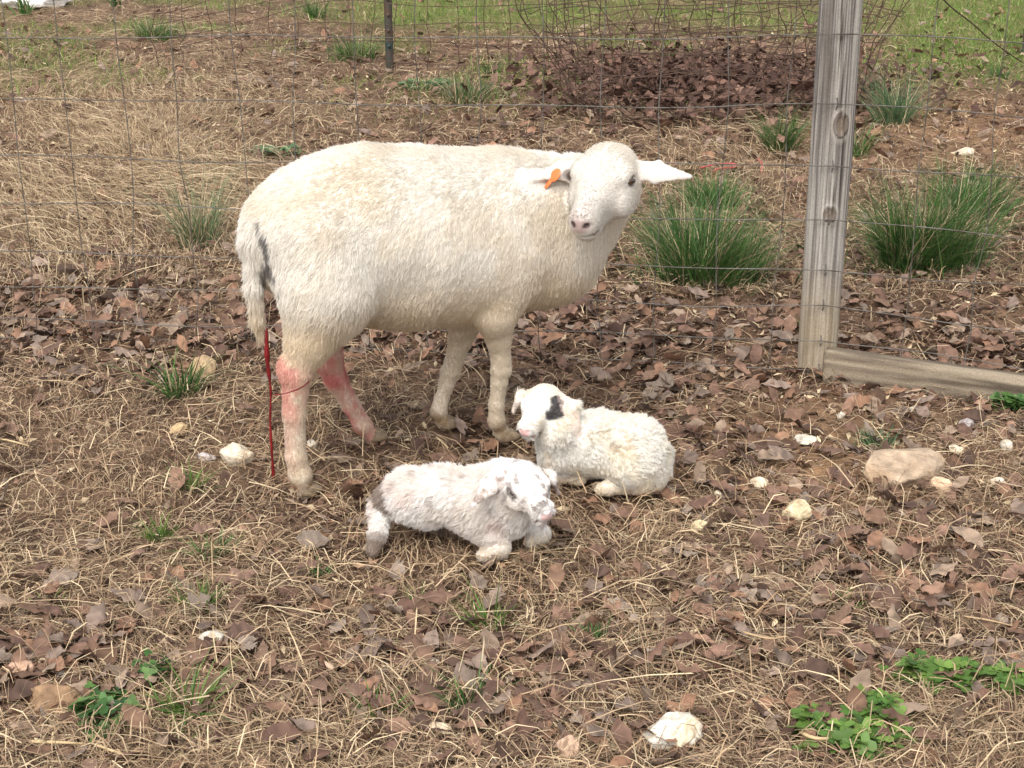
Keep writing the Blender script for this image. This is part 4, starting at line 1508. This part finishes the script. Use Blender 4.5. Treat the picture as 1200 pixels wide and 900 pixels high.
def ewe_len(P_, N_):
    h, head, tail, leg = ewe_regions(P_)
    L = .0112 + .007 * (fbm(P_ * 6, 2, 231) - .5)
    L = L * (1 - leg) + .0062 * leg
    L = L * (1 - tail) + .019 * tail
    L = L * (1 - head) + (.0024 - .0012 * (np.abs(h[:, 1]) > .07)) * head
    L = L * (.45 + .55 * smooth(.03, .12, P_[:, 2]))
    bad = np.zeros(len(P_), bool)
    for y in (-1, 1):
        ed = np.linalg.norm((h - np.array([.084, y * .062, -.041])) / np.array([.02, .04, .011]), axis=1)
        bad |= ed < 1.05
    bad |= np.linalg.norm((h - np.array([.240, 0, -.060])) / np.array([.022, .03, .034]), axis=1) < 1
    return np.where(bad, 0, L)


def ewe_flow(P_, N_):
    h, head, tail, leg = ewe_regions(P_)
    f = np.stack([-.75 - 0 * P_[:, 0], 0 * P_[:, 0], -.35 - 1.1 * smooth(.66, .5, P_[:, 2])], 1)
    neck = smooth(.30, .42, P_[:, 0])
    f = mix(f, np.array([-.25, .15, -1.]), neck)
    f = mix(f, np.array([0, 0, -1.]), np.maximum(leg, tail))
    hd = -HE.A[0] * .4 + HE.A[1] * 0
    hf = hd[None] + np.sign(h[:, 1:2]) * HE.A[1][None] * (.25 + 2 * (np.abs(h[:, 1:2]) > .06))
    f = mix(f, hf, head)
    return f + .5 * (np.stack([fbm(P_ * 11, 2, 241), fbm(P_ * 11 + 3, 2, 242), fbm(P_ * 11 + 6, 2, 243)], -1) - .5)


obj("body", mesh_np("body", ev, eq, ewe_colour(ev, enr) * .93, True), M['skin'], ewe)  # skin darker than the wool: shade of its clefts put into the colour
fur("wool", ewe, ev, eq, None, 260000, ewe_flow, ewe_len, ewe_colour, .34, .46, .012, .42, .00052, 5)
for s_ in (-1, 1):
    place_eye(ewe, HE, ev, s_, .084, -.041, .0142)
for p, fw in ((nh[-1], (1, .1)), (fh[-1], (1, -.25)), (nf[-1], (1, -.1)), (ff_[-1], (1, -.2))):
    hoof(ewe, (p[0] + .010, p[1], .004), fw, .021)
# ear tag: a round button with a hanging flag
eb, et = np.array(ears_e[1][0]), np.array(ears_e[1][1])
tp = HE(*(eb + (et - eb) * .50)) + HE.dirv(.8, 0, .25) * .022
u, f_ = ICO2
A_ = np.array([HE.dirv(.55, -.55, -.62), HE.dirv(.6, .75, -.1), HE.dirv(.55, -.3, .75)])
tg = obj("ear_tag", mesh_np("ear_tag", (u * np.array([.017, .0135, .003])) @ A_ + tp, f_, None, True), M['tag'], ewe)
obj("tag_flag", mesh_np("tag_flag", (u * np.array([.013, .006, .0022])) @ A_ + tp + A_[0] * .024, f_, None, True), M['tag'], tg)
# strand hanging from the tail to the ground, and a thread round the hock
t0 = np.array(tl[-1])
sp_ = bez([t0 + [.006, -.01, .03], t0 + [.004, -.012, -.05], t0 + [.007, -.012, -.12], t0 + [.001, -.012, -.2], t0 + [.0, -.014, -t0[2] + .012]], 40)
v_, f_ = tube(sp_, np.interp(np.linspace(0, 1, 40), [0, .12, .3, .42, .6, 1], [.003, .0058, .005, .003, .0022, .0036]) * (1 + .18 * np.sin(np.linspace(0, 40, 40))), 7)
obj("blood_strand", mesh_np("blood_strand", v_, f_, None, True), M['blood'], ewe)
lp = [EL(322, 468, -.15), EL(335, 466, -.165), EL(352, 460, -.165), EL(364, 451, -.145)]
v_, f_ = tube(bez(lp, 20), .0016, 5)
obj("blood_thread", mesh_np("blood_thread", v_, f_, None, True), M['blood'], ewe)


# ------------------------------------------------------------------ lambs
def head_zone(h):
    return smooth(.02, -.015, np.linalg.norm((h - np.array([.10, 0, -.055])) / np.array([1.5, 1, 1.15]), axis=1) - .085)


# white lamb with a black eye patch, lying behind
LA = at(705, 560)
lamb_a = empty("lamb", (LA[0], LA[1], .008))
tag(lamb_a, "curly white lamb with a black patch around its eye, lying near the ewe's forefeet", "lamb", "newborn lambs")
la = lambda px, py, z: at(px, py, z) - np.array([LA[0], LA[1], 0])
F = Field(la(580, 640, 0) * [1, 1, 0] + [0, -.05, -.005], la(830, 440, .0) * [1, 0, 0] + [0, .38, .26], .003)
HA = Head(la(642, 452, .238), (-.46, -.88), R(22), 0, .56)
for a, b, r0, r1, k in [
    (la(738, 531, .088), la(700, 524, .090), .072, .066, .03),
    (la(700, 524, .090), la(668, 524, .085), .066, .056, .03),
    (la(668, 520, .095), la(656, 505, .145), .048, .037, .03),
    (la(656, 505, .145), HA(.02, 0, -.085), .036, .030, .02),
    (la(654, 535, .075), la(648, 515, .12), .042, .032, .03),
    (la(742, 548, .07), la(764, 560, .035), .052, .032, .025),
    (la(764, 562, .034), la(752, 573, .024), .028, .021, .02),
    (la(765, 568, .024), la(712, 576, .018), .020, .0145, .012),
    (la(712, 576, .018), la(704, 577, .014), .0145, .012, .008),
    (la(666, 542, .055), la(690, 552, .030), .034, .021, .02),
    (la(690, 553, .028), la(668, 560, .014), .019, .0125, .01),
    (la(648, 546, .045), la(654, 560, .022), .030, .017, .02),
    (la(654, 561, .018), la(680, 566, .013), .0135, .0115, .01),
    (la(778, 535, .07), la(783, 562, .02), .016, .009, .012),
]:
    F.seg(a, b, r0, r1, k)
F.ell(la(746, 536, .083), (.062, .065, .075), .03)
ears_a = [((.030, .060, -.045), (.085, .140, -.128), (.020, .030, .010), .0085, (.3, .3, 1), (.045, .122, -.062)),
          ((.035, -.060, -.045), (.085, -.135, -.115), (.020, .030, .010), .0085, (.3, -.3, 1), (.05, -.115, -.06))]
add_head(F, HA, ears_a, True)
av, aq = F.surface(); av = relax(av, aq, 2); anr, _ = vert_normals(av, aq)


def a_colour(P_, N_):
    h = HA.inv(P_)
    c = mix(srgb(239, 236, 229), srgb(235, 229, 216), smooth(.42, .72, fbm(P_ * 22, 3, 301)))
    c = mix(c, srgb(224, 200, 158), smooth(.60, .78, fbm(P_ * 24, 3, 305)) * .25)
    c = mix(c, srgb(220, 200, 170), smooth(.035, .01, P_[:, 2]) * .6)
    e = np.linalg.norm((h - np.array([.102, .062, -.048])) / np.array([.039, .055, .029]), axis=1)
    e2 = np.linalg.norm((h - np.array([.072, .064, -.030])) / np.array([.030, .05, .023]), axis=1)
    wob_ = .35 * (fbm(P_ * 90, 2, 311) - .5)
    c = mix(c, srgb(88, 84, 84), np.maximum(smooth(1.1, .9, e + wob_), smooth(1.1, .9, e2 + wob_)) * .95)
    ns = np.linalg.norm((h - np.array([.238, 0, -.050])) / np.array([.022, .024, .019]), axis=1)
    c = mix(c, srgb(222, 170, 164), smooth(1.2, .7, ns) * .85)
    mo = smooth(.006, .003, np.abs(h[:, 2] + .079)) * smooth(.18, .21, h[:, 0]) * (np.abs(h[:, 1]) < .05) * (h[:, 0] < .27)
    c = mix(c, srgb(196, 128, 126), mo * .8)
    c = mix(c, srgb(232, 212, 200), (np.minimum(seg_dist(h, np.array(ears_a[0][:2]))[0], seg_dist(h, np.array(ears_a[1][:2]))[0]) < .035) * .4)
    return c


def lamb_len(H, base, ears, legz=.03):
    def fn(P_, N_):
        h = H.inv(P_)
        hd = np.maximum(head_zone(h), np.minimum(seg_dist(h, np.array(ears[0][:2]))[0], seg_dist(h, np.array(ears[1][:2]))[0]) < .045)
        L = base * (1 - hd) + .0034 * hd
        L = L * (.42 + .58 * smooth(.02, .085, P_[:, 2]))
        bad = np.linalg.norm((h - np.array([.240, 0, -.060])) / np.array([.03, .034, .034]), axis=1) < 1
        for y in (-1, 1):
            bad |= np.linalg.norm((h - np.array([.104, y * .068, -.048])) / np.array([.017, .04, .011]), axis=1) < 1
        return np.where(bad, 0, L)
    return fn


def lamb_flow(H, back):
    def fn(P_, N_):
        h = H.inv(P_); hd = head_zone(h)
        f = np.array(back)[None] + np.zeros_like(P_)
        f = mix(f, -H.A[0] * .6 + np.array([0, 0, -.1]), hd)
        return f + .9 * (np.stack([fbm(P_ * 26, 2, 341), fbm(P_ * 26 + 3, 2, 342), fbm(P_ * 26 + 6, 2, 343)], -1) - .5)
    return fn


obj("body", mesh_np("body", av, aq, a_colour(av, anr) * .93, True), M['skin'], lamb_a)  # skin colour toned down to carry the shade between the curls
fur("wool", lamb_a, av, aq, None, 80000, lamb_flow(HA, (.7, 0, -.6)), lamb_len(HA, .0095, ears_a), a_colour, .55, .75, .011, 1.1, .0005, 7)
for s_ in (-1, 1):
    place_eye(lamb_a, HA, av, s_, .104, -.048, .0125)
hoof(lamb_a, la(701, 578, 0) + [0, 0, .004], (-1, -.1), .012)
hoof(lamb_a, la(733, 563, 0) + [0, 0, .006], (.9, -.3), .012)

# spotted lamb in front, half risen on its hind leg
LB = at(545, 645)
lamb_b = empty("lamb", (LB[0], LB[1], .008))
tag(lamb_b, "white lamb with grey brown speckles and spotted nose, lying in front of the other", "lamb", "newborn lambs")
lb = lambda px, py, z: at(px, py, z) - np.array([LB[0], LB[1], 0])
F = Field((-.27, -.26, -.005), (.27, .30, .28), .003)
HB = Head(lb(608, 542, .222), (.44, -.89), R(18), 0, .58)
for a, b, r0, r1, k in [
    (lb(480, 581, .120), lb(520, 584, .116), .045, .050, .03),
    (lb(520, 584, .116), lb(562, 592, .108), .050, .053, .03),
    (lb(562, 592, .108), lb(594, 598, .090), .052, .043, .03),
    (lb(570, 582, .125), lb(594, 570, .165), .048, .042, .03),
    (lb(594, 572, .165), HB(.015, 0, -.085), .043, .034, .02),
    (lb(596, 610, .075), lb(604, 592, .125), .042, .038, .03),
    (lb(478, 588, .103), lb(458, 592, .09), .046, .030, .03),
    (lb(458, 592, .09), lb(447, 600, .075), .028, .022, .02),
    (lb(447, 600, .075), lb(442, 634, .035), .019, .0145, .012),
    (lb(442, 634, .035), lb(437, 648, .014), .0165, .013, .01),
    (lb(550, 608, .078), lb(585, 646, .026), .038, .020, .025),
    (lb(585, 647, .024), lb(566, 655, .016), .017, .011, .012),
    (lb(604, 606, .06), lb(633, 629, .028), .033, .017, .02),
    (lb(633, 630, .026), lb(622, 640, .014), .018, .012, .012),
    (lb(500, 600, .08), lb(490, 606, .035), .040, .024, .02),
    (lb(490, 606, .030), lb(530, 612, .018), .020, .014, .015),
]:
    F.seg(a, b, r0, r1, k)
ears_b = [((.035, .060, -.045), (.08, .135, -.125), (.018, .026, .008), .0085, (.3, .3, 1), (.05, .115, -.065)),
          ((.030, -.060, -.045), (.060, -.185, -.115), (.018, .028, .008), .0085, (.3, -.3, 1), (.040, -.125, -.060))]
add_head(F, HB, ears_b, True)
bv, bq = F.surface(); bv = relax(bv, bq, 2); bnr, _ = vert_normals(bv, bq)
HOCK = np.array([lb(456, 592, .09), lb(446, 600, .075), lb(442, 634, .035), lb(437, 650, .01)])


def b_colour(P_, N_):
    h = HB.inv(P_)
    hd = head_zone(h)
    c = mix(srgb(243, 240, 236), srgb(237, 231, 224), smooth(.4, .7, fbm(P_ * 20, 3, 401)))
    sp = fbm(P_ * 50 + 2.0, 3, 405)
    c = mix(c, srgb(172, 156, 146), smooth(.61, .70, sp) * .42 * (1 - hd * .5))
    c = mix(c, srgb(228, 200, 190), smooth(.62, .74, fbm(P_ * 15 + 4, 2, 409)) * .22)
    c = mix(c, srgb(214, 200, 176), smooth(.05, .015, P_[:, 2]) * .6)
    d, t = seg_dist(P_, HOCK)
    lg = smooth(.06, .04, d)
    c = mix(c, srgb(152, 134, 120), lg * np.maximum(smooth(1.0, .6, t), smooth(1.7, 2.2, t)) * .85)
    ear = np.minimum(seg_dist(h, np.array(ears_b[0][:2]))[0], seg_dist(h, np.array(ears_b[1][:2]))[0]) < .026
    c = mix(c, srgb(150, 124, 112), ear * smooth(.42, .58, fbm(P_ * 55, 2, 411)) * .65)
    behind = np.linalg.norm((h - np.array([.05, -.06, -.075])) / np.array([.05, .05, .05]), axis=1)
    c = mix(c, srgb(150, 132, 122), smooth(1.2, .6, behind) * .25 * smooth(.35, .6, fbm(P_ * 45, 2, 413)))
    fs = fbm(P_ * 85, 2, 415)
    mz = smooth(.13, .19, h[:, 0]) * hd
    c = mix(c, srgb(140, 128, 123), np.clip(mz * smooth(.44, .58, fs), 0, 1) * .75)
    c = mix(c, srgb(150, 138, 132), hd * smooth(.58, .68, fs) * .6)
    ns = np.linalg.norm((h - np.array([.240, 0, -.054])) / np.array([.022, .026, .016]), axis=1)
    c = mix(c, srgb(190, 152, 146), smooth(1.15, .7, ns) * .85)
    for y in (-1, 1):
        ed = np.linalg.norm((h - np.array([.104, y * .066, -.048])) / np.array([.024, .03, .015]), axis=1)
        c = mix(c, srgb(96, 82, 76), smooth(1.3, .9, ed) * .8)
    mo = smooth(.006, .003, np.abs(h[:, 2] + .079)) * smooth(.18, .21, h[:, 0]) * (np.abs(h[:, 1]) < .05) * (h[:, 0] < .27)
    c = mix(c, srgb(120, 96, 94), mo * .8)
    return c


obj("body", mesh_np("body", bv, bq, b_colour(bv, bnr) * .93, True), M['skin'], lamb_b)  # skin darkened, painting in the shade deep between the locks
fur("wool", lamb_b, bv, bq, None, 80000, lamb_flow(HB, (-.7, 0, -.6)), lamb_len(HB, .0115, ears_b), b_colour, .5, .6, .009, .7, .0005, 9)
for s_ in (-1, 1):
    place_eye(lamb_b, HB, bv, s_, .104, -.048, .0105)
hoof(lamb_b, lb(435, 653, 0) + [0, 0, .008], (-.6, -.8), .0135)
hoof(lamb_b, lb(569, 655, 0) + [0, 0, .004], (-1, .2), .012)
